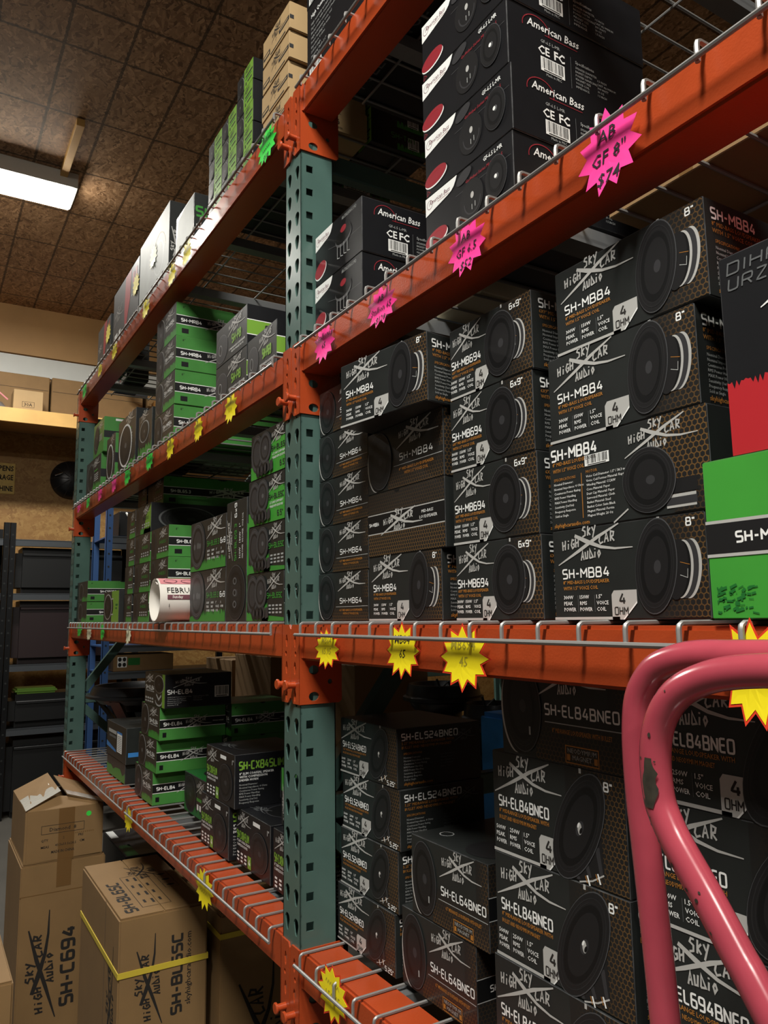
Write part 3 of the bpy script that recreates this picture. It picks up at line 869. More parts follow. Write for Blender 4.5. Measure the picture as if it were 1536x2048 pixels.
def art_bl65c(r, W, D, H, vivid=False):
    p = Print(W, H)
    p.part('carton_artwork')
    if vivid:
        p.rect('bright_green', 0.001, 0.001, 0.999*W, 0.30*H, 1); p.jag('bright_green', 0.40*W, 0.999*W, 0.29*H, 0.72*H, 40, 0.25, 1, 8)
    else:
        p.jag('green_ink', 0.001, 0.60*W, 0.001, 0.20*H, 30, 0.4, 1, 4); p.jag('green_ink', 0.44*W, 0.999*W, 0.001, 0.40*H, 40, 0.35, 1, 8)
    if not vivid: p.poly('carton_black', [(0.60*W, 0.12*H), (0.998*W, 0.08*H), (0.998*W, 0.46*H), (0.58*W, 0.44*H)], 2)
    p.part('speaker_picture')
    p.speaker(0.18*W, 0.55*H, 0.165*W, 0.40*H, 0, 0, 3, body='pic_mid', line='pic_light'); p.speaker(0.42*W, 0.60*H, 0.165*W, 0.34*H, 0, -0.1, 18, body='pic_mid', line='pic_light', cap='pic_light')
    for i in range(3): p.ell('pic_dark', (0.24+0.10*i)*W, 0.16*H, 0.06*W, 0.13*H, 0, 32); p.ell('pic_mid', (0.24+0.10*i)*W, 0.17*H, 0.03*W, 0.07*H, 0, 33)
    for q in (0.47, 0.56): p.poly('pic_mid', [(q*W, 0.05*H), ((q+0.08)*W, 0.09*H), ((q+0.08)*W, 0.3*H), (q*W, 0.27*H)], 32)
    p.part('brand_logo'); p.logo(0.56*W, 0.60*H, 0.42*W, 'silver_ink', 6, k=0.36*H/W/0.42)
    p.part('model_lettering'); p.model('SH-BL65C', 0.58*W, 0.47*H, 0.095*H, 'ink' if vivid else 'green_ink', 6, w=0.38*W, bold=1.3)
    p.part('printed_text')
    if vivid:
        p.text('6.5" 2-WAY COMPONENT', 0.60*W, 0.37*H, 0.05*H, 'white_ink', 6, 0.01, w=0.34*W); p.text('SPEAKER WITH CROSSOVER', 0.60*W, 0.29*H, 0.05*H, 'white_ink', 6, 0.01, w=0.34*W)
        p.model('6.5"', 0.80*W, 0.10*H, 0.10*H, 'ink', 6, bold=1.3)
    for i in range(0 if vivid else 4):
        for j in range(3): p.rect('grey_ink', (0.62+0.09*i)*W, (0.30-0.07*j)*H, (0.68+0.09*i)*W, (0.335-0.07*j)*H, 6)
    print_meshes(p, 'front', W, D, H, r)
    band_side(r, W, D, H, 'SH-BL65C')
def art_bl65c_vivid(r, W, D, H): art_bl65c(r, W, D, H, True)
def art_bl693(r, W, D, H):
    p = Print(W, H)
    p.part('carton_artwork'); p.jag('green_ink', 0.3*W, 0.99*W, 0.001, 0.24*H, 40, 0.6, 1, 3); p.jag('green_ink', 0.001, 0.30*W, 0.001, 0.12*H, 16, 0.4, 1, 2)
    p.part('speaker_picture'); p.speaker(0.22*W, 0.52*H, 0.215*W, 0.47*H, 0, 0, 3, cap='pic_light', body='pic_mid', line='pic_light')
    p.ell('pic_light', 0.14*W, 0.5*H, 0.03*W, 0.06*H, 0, 15); p.ell('pic_light', 0.30*W, 0.5*H, 0.03*W, 0.06*H, 0, 15)
    p.part('brand_logo'); p.logo(0.48*W, 0.60*H, 0.50*W, 'silver_ink', 3, k=0.38*H/W/0.5)
    p.part('model_lettering'); p.model('SH-BL69.3', 0.50*W, 0.46*H, 0.09*H, 'green_ink', 3, w=0.32*W, bold=1.2); p.model('6x9', 0.86*W, 0.46*H, 0.09*H, 'white_ink', 3, w=0.12*W, bold=1.3)
    columns(p, 0.50*W, 0.34*H, 0.125*W, 0.045*H, [['360W', 'PEAK', 'POWER'], ['180W', 'RMS', 'POWER'], ['1"', 'VOICE', 'COIL'], ['3', 'OHM', '']])
    print_meshes(p, 'front', W, D, H, r)
def art_bl693_up(r, W, D, H):
    p = Print(W, H)
    p.part('speaker_picture'); p.speaker(0.5*W, 0.235*H, 0.46*W, 0.225*H, 0, 0, 3)
    for q in (0.14, 0.235, 0.33): p.ell('pic_light', 0.48*W, q*H, 0.09*W, 0.03*H, 0, 16); p.ell('pic_black', 0.48*W, q*H, 0.05*W, 0.018*H, 0, 17)
    p.part('brand_logo'); p.logo(0.34*W, 0.50*H, 0.42*H, 'silver_ink', 3, rot=1, k=0.30*W/H/0.42)
    p.part('model_lettering'); p.model('SH-BL69.3', 0.52*W, 0.50*H, 0.10*W, 'green_ink', 3, w=0.30*H, rot=1, bold=1.1); p.model('6x9', 0.52*W, 0.86*H, 0.10*W, 'white_ink', 3, rot=1, bold=1.1)
    p.part('printed_text')
    for i, t in enumerate(('360W PEAK POWER', '180W RMS POWER', '1" VOICE COIL')):
        p.text(t.split(' ', 1)[0], 0.72*W, (0.51+0.13*i)*H, 0.08*W, 'white_ink', 3, w=(.09, .09, .03)[i]*H, rot=1); p.text(t.split(' ', 1)[1], 0.84*W, (0.51+0.13*i)*H, 0.06*W, 'white_ink', 3, w=.11*H, rot=1)
    print_meshes(p, 'front', W, D, H, r)
    p = Print(D, H); p.part('green_panel'); p.rect('green_ink', 0.001, 0.001, D, 0.78*H, 1); print_meshes(p, 'right', W, D, H, r)
def art_bl653(r, W, D, H, dark=False):
    p = Print(W, H)
    p.part('carton_artwork'); p.rect('carton_black', 0.001, 0.001, 0.999*W, 0.999*H, 0); p.jag('green_ink', 0.35*W, 0.999*W, 0.001, 0.22*H, 36, 0.6, 1, 6)
    if dark: p.poly('lime_ink', [(0.55*W, 0.001), (0.999*W, 0.001), (0.999*W, 0.95*H), (0.7*W, 0.6*H)], 1)
    p.part('speaker_picture'); p.ell('pic_mid', 0.16*W, 0.5*H, 0.15*W, 0.46*H, 0, 2); p.ell('pic_dark', 0.15*W, 0.5*H, 0.12*W, 0.40*H, 0, 3)
    p.part('brand_logo'); p.logo(0.48*W, 0.62*H, 0.46*W, 'silver_ink', 3, k=0.32*H/W/0.46)
    p.part('model_lettering'); p.model('SH-BL65.3', 0.50*W, 0.48*H, 0.09*H, 'green_ink' if not dark else 'ink', 3, w=0.36*W, bold=1.2)
    p.part('printed_text')
    for i in range(4):
        for j in range(2): p.rect('grey_ink', (0.44+0.13*i)*W, (0.30-0.09*j)*H, (0.52+0.13*i)*W, (0.35-0.09*j)*H, 3)
    p.ell('pic_black', 0.6*W, H, 0.05*W, 0.06*H, 0, 4, a0=PI, a1=2*PI)
    print_meshes(p, 'front', W, D, H, r)
    if dark:
        p = Print(D, H)
        p.part('side_artwork'); p.rect('carton_inky', 0.001, 0.001, 0.999*D, 0.999*H, 0)
        p.part('speaker_picture'); p.ell('pic_light', 0.30*D, 0.48*H, 0.24*D, 0.42*H, 0, 1); p.speaker(0.30*D, 0.48*H, 0.225*D, 0.39*H, 0, 0, 2)
        p.part('brand_logo'); p.logo(0.56*D, 0.2*H, 0.42*D, 'silver_ink', 3, k=0.55*H/D/0.42)
        print_meshes(p, 'right', W, D, H, r)
    else:
        band_side(r, W, D, H, 'SH-BL65.3')
def art_p8(r, W, D, H, model='SH-P8'):
    p = Print(W, H)
    p.part('speaker_picture'); p.ell('pic_light', 0.2*W, 0.42*H, 0.20*W, 0.36*H, 0, 1); p.ell('pic_mid', 0.2*W, 0.42*H, 0.19*W, 0.34*H, 0, 2); p.arc('grey_ink', 0.16*W, 0.40*H, 0.05*W, 0.13*H, 0.008*W, z=4); p.ell('pic_dark', 0.16*W, 0.40*H, 0.045*W, 0.12*H, 0, 3)
    p.part('brand_logo'); p.logo(0.40*W, 0.58*H, 0.55*W, 'silver_ink', 2, k=0.38*H/W/0.55)
    p.part('model_lettering'); p.model(model, 0.54*W, 0.36*H, 0.19*H, 'lime_ink', 2, w=0.28*W, bold=1.4)
    p.part('printed_text'); p.text('8" MIDRANGE LOUDSPEAKER', 0.45*W, 0.20*H, 0.05*H, 'white_ink', 2, 0.01, w=0.5*W); p.text('WITH PHASE PLUG', 0.52*W, 0.12*H, 0.05*H, 'white_ink', 2, 0.01, w=0.38*W)
    print_meshes(p, 'front', W, D, H, r)
    p = Print(D, H)
    p.part('side_artwork'); p.rect('carton_inky', 0.001, 0.001, D, 0.999*H, 0)
    p.part('lime_band'); p.rect('lime_ink', 0, 0.28*H, D, 0.62*H, 1); p.rect('white_ink', 0, 0.62*H, D, 0.64*H, 2); p.rect('white_ink', 0, 0.26*H, D, 0.28*H, 2)
    p.part('model_lettering'); p.model(model, 0.22*D, 0.37*H, 0.16*H, 'ink', 3, bold=1.4)
    print_meshes(p, 'right', W, D, H, r)
def art_p69(r, W, D, H): art_p8(r, W, D, H, 'SH-P69')
def art_cs(r, W, D, H):
    p = Print(W, H)
    p.part('carton_artwork'); p.rect('carton_black', 0.001, 0.001, 0.999*W, 0.999*H, 0); p.jag('green_ink', 0.5*W, 0.999*W, 0.001, 0.3*H, 10, 0.8, 1, 5)
    p.part('speaker_picture'); p.ell('pic_light', 0.4*W, 0.5*H, 0.2*W, 0.42*H, 0, 1); p.ell('pic_dark', 0.4*W, 0.5*H, 0.17*W, 0.37*H, 0, 2)
    print_meshes(p, 'front', W, D, H, r)
    band_side(r, W, D, H, 'SH-CS5252', logo=False, tx=0.18)
def art_csf(r, W, D, H):
    p = Print(W, H)
    p.part('carton_artwork'); p.rect('lime_ink', 0.55*W, 0.001, 0.999*W, 0.999*H, 1)
    p.part('speaker_picture'); p.ell('pic_dark', 0.42*W, 0.5*H, 0.24*W, 0.36*H, 0, 2); p.ell('silver_ink', 0.30*W, 0.5*H, 0.27*W, 0.42*H, 0, 3); p.speaker(0.30*W, 0.5*H, 0.24*W, 0.38*H, 0, 0, 4)
    for q in (0.25, 0.75): p.rect('silver_ink', 0.52*W, (q-0.02)*H, 0.66*W, (q+0.02)*H, 3)
    p.part('printed_text'); p.rect('deep_green_ink', 0.80*W, 0.52*H, 0.94*W, 0.58*H, 3); p.rect('deep_green_ink', 0.80*W, 0.42*H, 0.90*W, 0.47*H, 3)
    print_meshes(p, 'front', W, D, H, r)
def art_cx(r, W, D, H):
    p = Print(W, H)
    p.part('speaker_picture'); p.speaker(0.70*W, 0.42*H, 0.235*W, 0.34*H, 0, 0, 3)
    p.part('brand_logo'); p.logo(0.04*W, 0.66*H, 0.42*W, 'silver_ink', 2, k=0.30*H/W/0.42)
    p.part('model_lettering'); p.model('SH-CX84SLIM', 0.04*W, 0.47*H, 0.13*H, 'lime_ink', 2, w=0.36*W, bold=1.2)
    p.part('printed_text'); p.rect('white_ink', 0.52*W, 0.84*H, 0.72*W, 0.91*H, 2); p.text('8" SLIM COAXIAL SPEAKER', 0.04*W, 0.40*H, 0.045*H, 'white_ink', 2, 0.01, w=0.40*W); p.text('COMPRESSION DRIVER', 0.04*W, 0.33*H, 0.045*H, 'white_ink', 2, 0.01, w=0.32*W)
    p.text('1"', 0.92*W, 0.80*H, 0.09*H, 'white_ink', 2)
    for i in range(3):
        for j in range(3): p.rect('white_ink', (0.05+0.11*i)*W, (0.19-0.065*j)*H, (0.11+0.11*i)*W, (0.225-0.065*j)*H, 2)
    p.part('resistance_badge'); p.rect('lime_ink', 0.37*W, 0.03*H, 0.47*W, 0.25*H, 2); p.model('4', 0.40*W, 0.09*H, 0.10*H, 'white_ink', 3, bold=1.3)
    print_meshes(p, 'front', W, D, H, r)
    p = Print(D, H)
    p.part('side_lettering'); p.model('SH-CX84SLIM', 0.06*D, 0.72*H, 0.14*H, 'lime_ink', 2, w=0.58*D, bold=1.2)
    for i, t in enumerate(('8" SLIM COAXIAL SPEAKER', 'WITH COMPRESSION', 'DRIVER HORN')): p.text(t, 0.06*D, (0.62-0.06*i)*H, 0.042*H, 'white_ink', 2, 0.01)
    specs(p, 0.06*D, 0.42*H, 0.034*H, 0.055*H, SPEC[:7]); specs(p, 0.66*D, 0.56*H, 0.034*H, 0.055*H, ['Voice Coil', 'Winding', 'Cone Paper', 'Surround', 'Basket Steel', 'Magnet', 'Weight'])
    p.rect('dim_ink', 0.60*D, 0.1*H, 0.605*D, 0.62*H, 2)
    print_meshes(p, 'right', W, D, H, r)
    p = Print(W, D)
    p.part('speaker_picture'); p.ell('pic_mid', 0.55*W, 0.5*D, 0.33*W, 0.33*D, 0, 1); p.ell('pic_black', 0.55*W, 0.5*D, 0.31*W, 0.31*D, 0, 2)
    p.part('brand_logo'); p.logo(0.1*W, 0.1*D, 0.4*W, 'dim_ink', 3)
    print_meshes(p, 'top', W, D, H, r)
def art_cx_green(r, W, D, H):
    p = Print(W, H)
    p.part('carton_artwork'); p.jag('deep_green_ink', 0.001, 0.999*W, 0.001, 0.35*H, 12, 0.8, 1, 5)
    p.part('speaker_picture'); p.speaker(0.28*W, 0.5*H, 0.27*W, 0.46*H, 0, 0, 3)
    p.part('brand_logo'); p.logo(0.56*W, 0.6*H, 0.42*W, 'silver_ink', 2, k=0.34*H/W/0.42)
    p.part('printed_text'); p.rect('green_ink', 0.58*W, 0.42*H, 0.92*W, 0.5*H, 2)
    for i in range(3): p.rect('white_ink', (0.6+0.11*i)*W, 0.2*H, (0.67+0.11*i)*W, 0.34*H, 2)
    print_meshes(p, 'front', W, D, H, r)
    p = Print(W, D); p.part('lid_artwork'); p.rect('deep_green_ink', 0.001, 0.001, W-0.001, D-0.001, 0); p.ell('pic_dark', 0.5*W, 0.5*D, 0.35*W, 0.35*D, 0, 1); print_meshes(p, 'top', W, D, H, r)
def ring_box(r, W, D, H, cx, cy, rx, ry, lx, ly, lw, side='carton_green', ring='white_ink', jag=(0, 0.25)):
    p = Print(W, H)
    p.part('carton_artwork'); p.jag('green_ink', jag[0]*W, 0.999*W, 0.001, jag[1]*H, 10, 0.7, 1, 11)
    p.part('speaker_picture'); p.ell('pic_dark', cx*W-0.06*W, cy*H-0.1*H, rx*W, ry*H, 0, 2); p.ell(ring, cx*W, cy*H, rx*W, ry*H, 0, 3); p.speaker(cx*W, cy*H, rx*0.87*W, ry*0.90*H, 0, 0, 4, cap='pic_light')
    p.part('brand_logo'); p.logo(lx*W, ly*H, lw*W, 'silver_ink', 2, k=0.22*H/W/lw)
    p.part('model_lettering'); p.rect('green_ink', (lx+0.08)*W, (ly-0.09)*H, (lx+lw*0.7)*W, (ly-0.05)*H, 2)
    p.part('printed_text')
    for i in range(4): p.rect('grey_ink', (lx+0.1)*W, (ly-0.18-0.05*i)*H, (lx+0.1+lw*0.6)*W, (ly-0.155-0.05*i)*H, 2)
    print_meshes(p, 'front', W, D, H, r)
    p = Print(D, H)
    p.part('side_artwork'); p.rect(side, 0.001, 0.001, 0.999*D, 0.999*H, 0); p.rect('white_ink', 0.2*D, 0.90*H, 0.36*D, 0.96*H, 1)
    if side == 'carton_green': p.rect('carton_inky', 0, 0.40*H, D, 0.60*H, 1)
    print_meshes(p, 'right', W, D, H, r)
def art_ring_tall(r, W, D, H): ring_box(r, W, D, H, 0.44, 0.50, 0.37, 0.36, 0.42, 0.80, 0.5, 'carton_inky')
def art_ring_small(r, W, D, H): ring_box(r, W, D, H, 0.45, 0.48, 0.38, 0.36, 0.45, 0.80, 0.5, 'carton_green')
def art_ring_oval(r, W, D, H): ring_box(r, W, D, H, 0.45, 0.62, 0.36, 0.22, 0.15, 0.84, 0.6, 'carton_inky', 'grey_ink', (0.0, 0.40))
def art_ring_pair(r, W, D, H): ring_box(r, W, D, H, 0.35, 0.55, 0.24, 0.36, 0.45, 0.72, 0.5, 'carton_green', 'pic_light', (0.3, 0.4))
def art_kraft_tw(r, W, D, H):
    p = Print(W, H)
    p.part('brand_logo'); p.logo(0.34*W, 0.42*H, 0.42*W, 'ink', 2, k=0.5*H/W/0.42)
    p.part('printed_label'); p.poly('pic_mid', [(0.62*W, 0.36*H), (0.98*W, 0.36*H), (0.98*W, 0.50*H), (0.62*W, 0.50*H)], 2); p.rect('kraft_light', 0.66*W, 0.41*H, 0.94*W, 0.45*H, 3)
    p.rect('ink', 0.03*W, 0.20*H, 0.28*W, 0.38*H, 2); p.rect('kraft_light', 0.06*W, 0.25*H, 0.25*W, 0.33*H, 3)
    p.rect('ink', 0.30*W, 0.08*H, 0.85*W, 0.12*H, 2); p.text('1"', 0.50*W, 0.30*H, 0.10*H, 'ink', 2)
    print_meshes(p, 'front', W, D, H, r)
    p = Print(D, H)
    p.part('brand_logo'); p.logo(0.25*D, 0.52*H, 0.40*D, 'ink', 2, k=0.42*H/D/0.4)
    p.part('model_lettering'); p.model('SH-TW15', 0.28*D, 0.28*H, 0.15*H, 'ink', 2, w=0.34*D, bold=1.3)
    p.part('printed_text'); p.text('1" TITANIUM TWEETER', 0.25*D, 0.10*H, 0.08*H, 'ink', 2, w=0.42*D)
    p.rect('pic_mid', 0, 0.36*H, 0.05*D, 0.50*H, 2)
    print_meshes(p, 'right', W, D, H, r)
def art_tw_green(r, W, D, H):
    p = Print(W, H)
    p.part('carton_artwork'); p.rect('lime_ink', 0.45*W, 0.001, 0.999*W, 0.999*H, 1)
    p.part('speaker_picture'); p.ell('grey_ink', 0.24*W, 0.46*H, 0.21*W, 0.40*H, 0, 2); p.speaker(0.24*W, 0.46*H, 0.20*W, 0.38*H, 0, 0, 3, cap='pic_light')
    p.part('brand_logo'); p.logo(0.46*W, 0.66*H, 0.42*W, 'pic_mid', 2, k=0.30*H/W/0.42)
    p.part('printed_text'); p.rect('ink', 0.54*W, 0.52*H, 0.96*W, 0.61*H, 2); p.rect('deep_green_ink', 0.54*W, 0.40*H, 0.90*W, 0.46*H, 2); p.rect('ink', 0.54*W, 0.14*H, 0.60*W, 0.30*H, 2); p.rect('ink', 0.66*W, 0.2*H, 0.92*W, 0.28*H, 2)
    print_meshes(p, 'front', W, D, H, r)
    p = Print(D, H)
    p.part('side_artwork'); p.rect('carton_inky', 0.0005, 0.0005, D*0.999, 0.999*H, 0)
    p.part('model_lettering'); p.model('SH-TW1', 0.35*D, 0.50*H, 0.22*H, 'green_ink', 2)
    p.part('barcode_label'); barcode(p, 0.64*D, 0.2*H, 0.2*D, 0.5*H)
    p.part('green_splash'); p.jag('green_ink', 0.45*D, 0.999*D, 0.001, 0.35*H, 30, 0.9, 1, 4)
    print_meshes(p, 'right', W, D, H, r)
def swoosh(p, W, H, m='white_ink'):
    pts = [(0.001, 0.995*H)]
    pts += [(0.40*W, 0.995*H), (0.385*W, 0.93*H), (0.36*W, 0.86*H), (0.33*W, 0.82*H), (0.28*W, 0.79*H), (0.001, 0.70*H)]
    p.part('white_name_panel'); p.poly(m, pts, 1)
    p.text('American Bass', 0.05*W, 0.845*H, 0.075*H, 'plum_ink', 2, 0.01, w=0.26*W, slant=0.2)
    p.arc('plum_ink', 0.06*W, 0.86*H, 0.035*W, 0.07*H, 0.004*W, z=2)
    p.rect('maroon_ink', 0.16*W, 0.815*H, 0.30*W, 0.822*H, 2)
def ab_side(r, W, D, H):
    p = Print(D, H)
    p.part('brand_lettering'); p.text('American Bass', 0.13*D, 0.74*H, 0.12*H, 'white_ink', 3, 0.012, w=0.36*D, slant=0.15)
    p.arc('maroon_ink', 0.19*D, 0.74*H, 0.09*D, 0.19*H, 0.005*D, a0=-0.3, a1=3.3, z=2); p.rect('maroon_ink', 0.25*D, 0.69*H, 0.48*D, 0.70*H, 2)
    p.part('printed_text'); p.text('GF-6.5 L-MR', 0.22*D, 0.56*H, 0.05*H, 'grey_ink', 3)
    p.text('CE', 0.20*D, 0.38*H, 0.13*H, 'white_ink', 3, 0.02); p.text('FC', 0.31*D, 0.38*H, 0.13*H, 'white_ink', 3, 0.03)
    p.rect('dim_ink', 0.425*D, 0.05*H, 0.428*D, 0.55*H, 3)
    p.text('Specifications', 0.46*D, 0.48*H, 0.05*H, 'grey_ink', 3, 0.01)
    specs(p, 0.46*D, 0.40*H, 0.035*H, 0.06*H, ['SPEAKER DIAMETER', 'BASKET DEPTH', 'POWER HANDLING', 'MAGNET SIZE', 'VOICE COIL', 'IMPEDANCE']); specs(p, 0.62*D, 0.36*H, 0.035*H, 0.06*H, ['6.5 INCH', 'CAST ALUMINUM', '300 WATT', '30 OZ', '1.5 INCH'])
    p.text('Made in PRC', 0.25*D, 0.06*H, 0.04*H, 'grey_ink', 3)
    p.part('barcode_label'); barcode(p, 0.215*D, 0.12*H, 0.165*D, 0.22*H)
    print_meshes(p, 'right', W, D, H, r)
def art_ab_gf(r, W, D, H):
    p = Print(W, H); swoosh(p, W, H)
    p.part('speaker_picture')
    p.ell('white_ink', 0.138*W, 0.235*H, 0.140*W, 0.125*H, 0.10, 2); p.ell('maroon_ink', 0.133*W, 0.262*H, 0.138*W, 0.125*H, 0.10, 3); p.arc('red_ink', 0.133*W, 0.262*H, 0.09*W, 0.08*H, 0.003*W, 0.1, z=4)
    p.speaker(0.83*W, 0.50*H, 0.11*W, 0.30*H, 0, 0, 3, cap='pic_light'); p.ell('white_ink', 0.83*W, 0.50*H, 0.014*W, 0.03*H, 0, 17)
    p.ell('pic_dark', 0.56*W, 0.45*H, 0.13*W, 0.30*H, 0, 3); p.ell('pic_mid', 0.48*W, 0.88*H, 0.09*W, 0.09*H, 0.3, 3); p.arc('pic_mid', 0.57*W, 0.42*H, 0.09*W, 0.20*H, 0.012*W, a0=PI, a1=2*PI, z=4)
    p.ell('silver_ink', 0.57*W, 0.50*H, 0.018*W, 0.05*H, 0, 5); p.stroke('grey_ink', [(0.565*W, 0.36*H), (0.565*W, 0.28*H)], 0.006*W, 5); p.stroke('grey_ink', [(0.60*W, 0.38*H), (0.60*W, 0.30*H)], 0.006*W, 5)
    p.part('printed_text'); p.text('GF-6.5 L-MR', 0.70*W, 0.86*H, 0.065*H, 'white_ink', 3, 0.012, w=0.20*W); p.text('Godfather Series Midrange 6.5', 0.50*W, 0.74*H, 0.05*H, 'maroon_ink', 3, 0.01, w=0.40*W)
    p.rect('pic_light', 0.38*W, 0.66*H, 0.98*W, 0.664*H, 2)
    p.stroke('maroon_ink', [(0.02*W, 0.02*H), (0.03*W, 0.10*H), (0.06*W, 0.06*H), (0.02*W, 0.02*H)], 0.004*W, 3)
    print_meshes(p, 'front', W, D, H, r); ab_side(r, W, D, H)
def art_ab_st(r, W, D, H):
    p = Print(W, H); swoosh(p, W, H)
    p.part('speaker_picture'); p.ell('white_ink', 0.125*W, 0.265*H, 0.135*W, 0.15*H, 0.30, 2); p.ell('maroon_ink', 0.12*W, 0.285*H, 0.13*W, 0.14*H, 0.30, 3)
    p.ell('pic_light', 0.63*W, 0.56*H, 0.17*W, 0.17*H, 0.1, 2); p.ell('pic_black', 0.63*W, 0.585*H, 0.165*W, 0.14*H, 0.1, 3); p.ell('maroon_ink', 0.63*W, 0.70*H, 0.06*W, 0.06*H, 0.1, 4)
    for i in range(4): p.stroke('grey_ink', [((0.50+0.07*i)*W, 0.44*H), ((0.50+0.07*i)*W, 0.22*H), ((0.55+0.07*i)*W, 0.20*H)], 0.008*W, 4)
    p.part('printed_text'); p.text('AB-STALLION 6.5 MID', 0.60*W, 0.88*H, 0.06*H, 'grey_ink', 3, w=0.30*W); p.stroke('pic_light', [(0.3*W, 0.55*H), (0.6*W, 0.45*H), (0.99*W, 0.45*H)], 0.004*W, 2)
    print_meshes(p, 'front', W, D, H, r); ab_side(r, W, D, H)
def art_text_box(r, W, D, H):
    p = Print(W, H)
    p.part('printed_text')
    p.text('High Quality 4 x 4 Full Range Speaker', 0.05*W, 0.80*H, 0.055*H, 'white_ink', 2, 0.01, w=0.46*W)
    for i, t in enumerate(('High sensitivity and full range sound', 'Paper cone with treated cloth surround', 'Black powder coated steel basket', 'High temperature voice coil', 'Power handling 200 watts', 'Impedance 4 ohms', 'Sold as single', 'Mounting depth 2.6"', 'Cutout 5.5"')):
        p.text(t, 0.05*W, (0.70-0.065*i)*H, 0.035*H, 'grey_ink', 2, 0.0)
    p.rect('grey_ink', 0.62*W, 0.15*H, 0.92*W, 0.18*H, 2)
    p.part('barcode_label'); barcode(p, 0.03*W, 0.02*H, 0.13*W, 0.15*H)
    print_meshes(p, 'front', W, D, H, r)
    p = Print(W, D); p.part('bottom_lettering'); p.text('FULL-RANGE', 0.1*W, 0.62*D, 0.10*D, 'dim_ink', 2); p.text('ST', 0.25*W, 0.75*D, 0.16*D, 'grey_ink', 2); print_meshes(p, 'bottom', W, D, H, r)
def cross_side(r, W, D, H, text=None):
    p = Print(D, H)
    p.part('brand_logo'); p.logo(0.62*D, 0.18*H, 0.6*H, 'silver_ink', 2, rot=1, k=0.55*D/H/0.6)
    if text:
        p.part('model_lettering'); p.model(text, 0.24*D, 0.70*H, 0.14*H, 'green_ink', 2); p.text('NEODYMIUM', 0.24*D, 0.42*H, 0.08*H, 'white_ink', 2, 0.02)
    print_meshes(p, 'right', W, D, H, r)
def art_pale(r, W, D, H):
    p = Print(W, H)
    p.part('sheen_panel'); p.rect('pale_sheen', 0.002, 0.002, W-0.002, H-0.002, 0)  # lamp sheen painted over the whole front
    p.part('speaker_picture'); p.arc('cream', 0.68*W, 0.48*H, 0.22*W, 0.30*H, 0.008*W, a0=0.2, a1=3.3, z=1); p.arc('grey_ink', 0.68*W, 0.48*H, 0.15*W, 0.20*H, 0.006*W, z=1)
    print_meshes(p, 'front', W, D, H, r); cross_side(r, W, D, H)
def art_pale_small(r, W, D, H):
    p = Print(W, H)
    p.part('sheen_panel'); p.poly('pale_sheen', [(0.03*W, 0.04*H), (0.97*W, 0.02*H), (0.97*W, 0.97*H), (0.5*W, 0.98*H), (0.10*W, 0.9*H), (0.02*W, 0.5*H)], 0)  # uneven patch of lamp sheen put into the colour
    print_meshes(p, 'front', W, D, H, r)
    p = Print(D, H); p.part('side_lettering'); p.model('SH-', 0.12*D, 0.60*H, 0.16*H, 'green_ink', 2, bold=1.4); p.text('NEO', 0.12*D, 0.36*H, 0.09*H, 'white_ink', 2, 0.03)
    print_meshes(p, 'right', W, D, H, r)
def art_redstripe(r, W, D, H):
    p = Print(W, H)
    p.part('red_stripe'); p.poly('red_ink', [(0.50*W, 0.02*H), (0.60*W, 0.35*H), (0.68*W, 0.55*H), (0.72*W, 0.99*H), (0.50*W, 0.99*H), (0.47*W, 0.5*H)], 1)
    p.part('brand_logo'); p.logo(0.05*W, 0.45*H, 0.38*W, 'silver_ink', 2)
    p.part('printed_text'); p.rect('white_ink', 0.08*W, 0.12*H, 0.20*W, 0.30*H, 2); p.rect('white_ink', 0.26*W, 0.14*H, 0.33*W, 0.30*H, 2); p.rect('grey_ink', 0.74*W, 0.55*H, 0.95*W, 0.57*H, 2); p.rect('red_ink', 0.78*W, 0.72*H, 0.84*W, 0.88*H, 2); p.rect('red_ink', 0.87*W, 0.74*H, 0.93*W, 0.90*H, 2)
    print_meshes(p, 'front', W, D, H, r)
def art_green_big(r, W, D, H):
    p = Print(W, H)
    p.part('black_band'); p.rect('pic_dark', 0, 0.40*H, W, 0.60*H, 1); p.rect('silver_ink', 0, 0.595*H, W, 0.615*H, 2); p.rect('silver_ink', 0, 0.385*H, W, 0.405*H, 2)
    p.part('model_lettering'); p.model('SH-MB84', 0.092*W, 0.470*H, 0.062*H, 'white_ink', 3, bold=1.3)
    p.part('brand_logo'); p.logo(0.42*W, 0.36*H, 0.4*W, 'silver_ink', 3)
    p.part('ink_smudge')
    rr = random.Random(2)
    for i in range(60):
        x = (0.02+0.11*rr.random()**1.3)*W; y = (0.04+0.16*rr.random())*H
        p.stroke('deep_green_ink', [(x, y), (x+0.025*W*rr.random(), y+0.03*H*(rr.random()-0.3))], 0.0022*rr.random()+0.0006, 2)
    print_meshes(p, 'front', W, D, H, r)
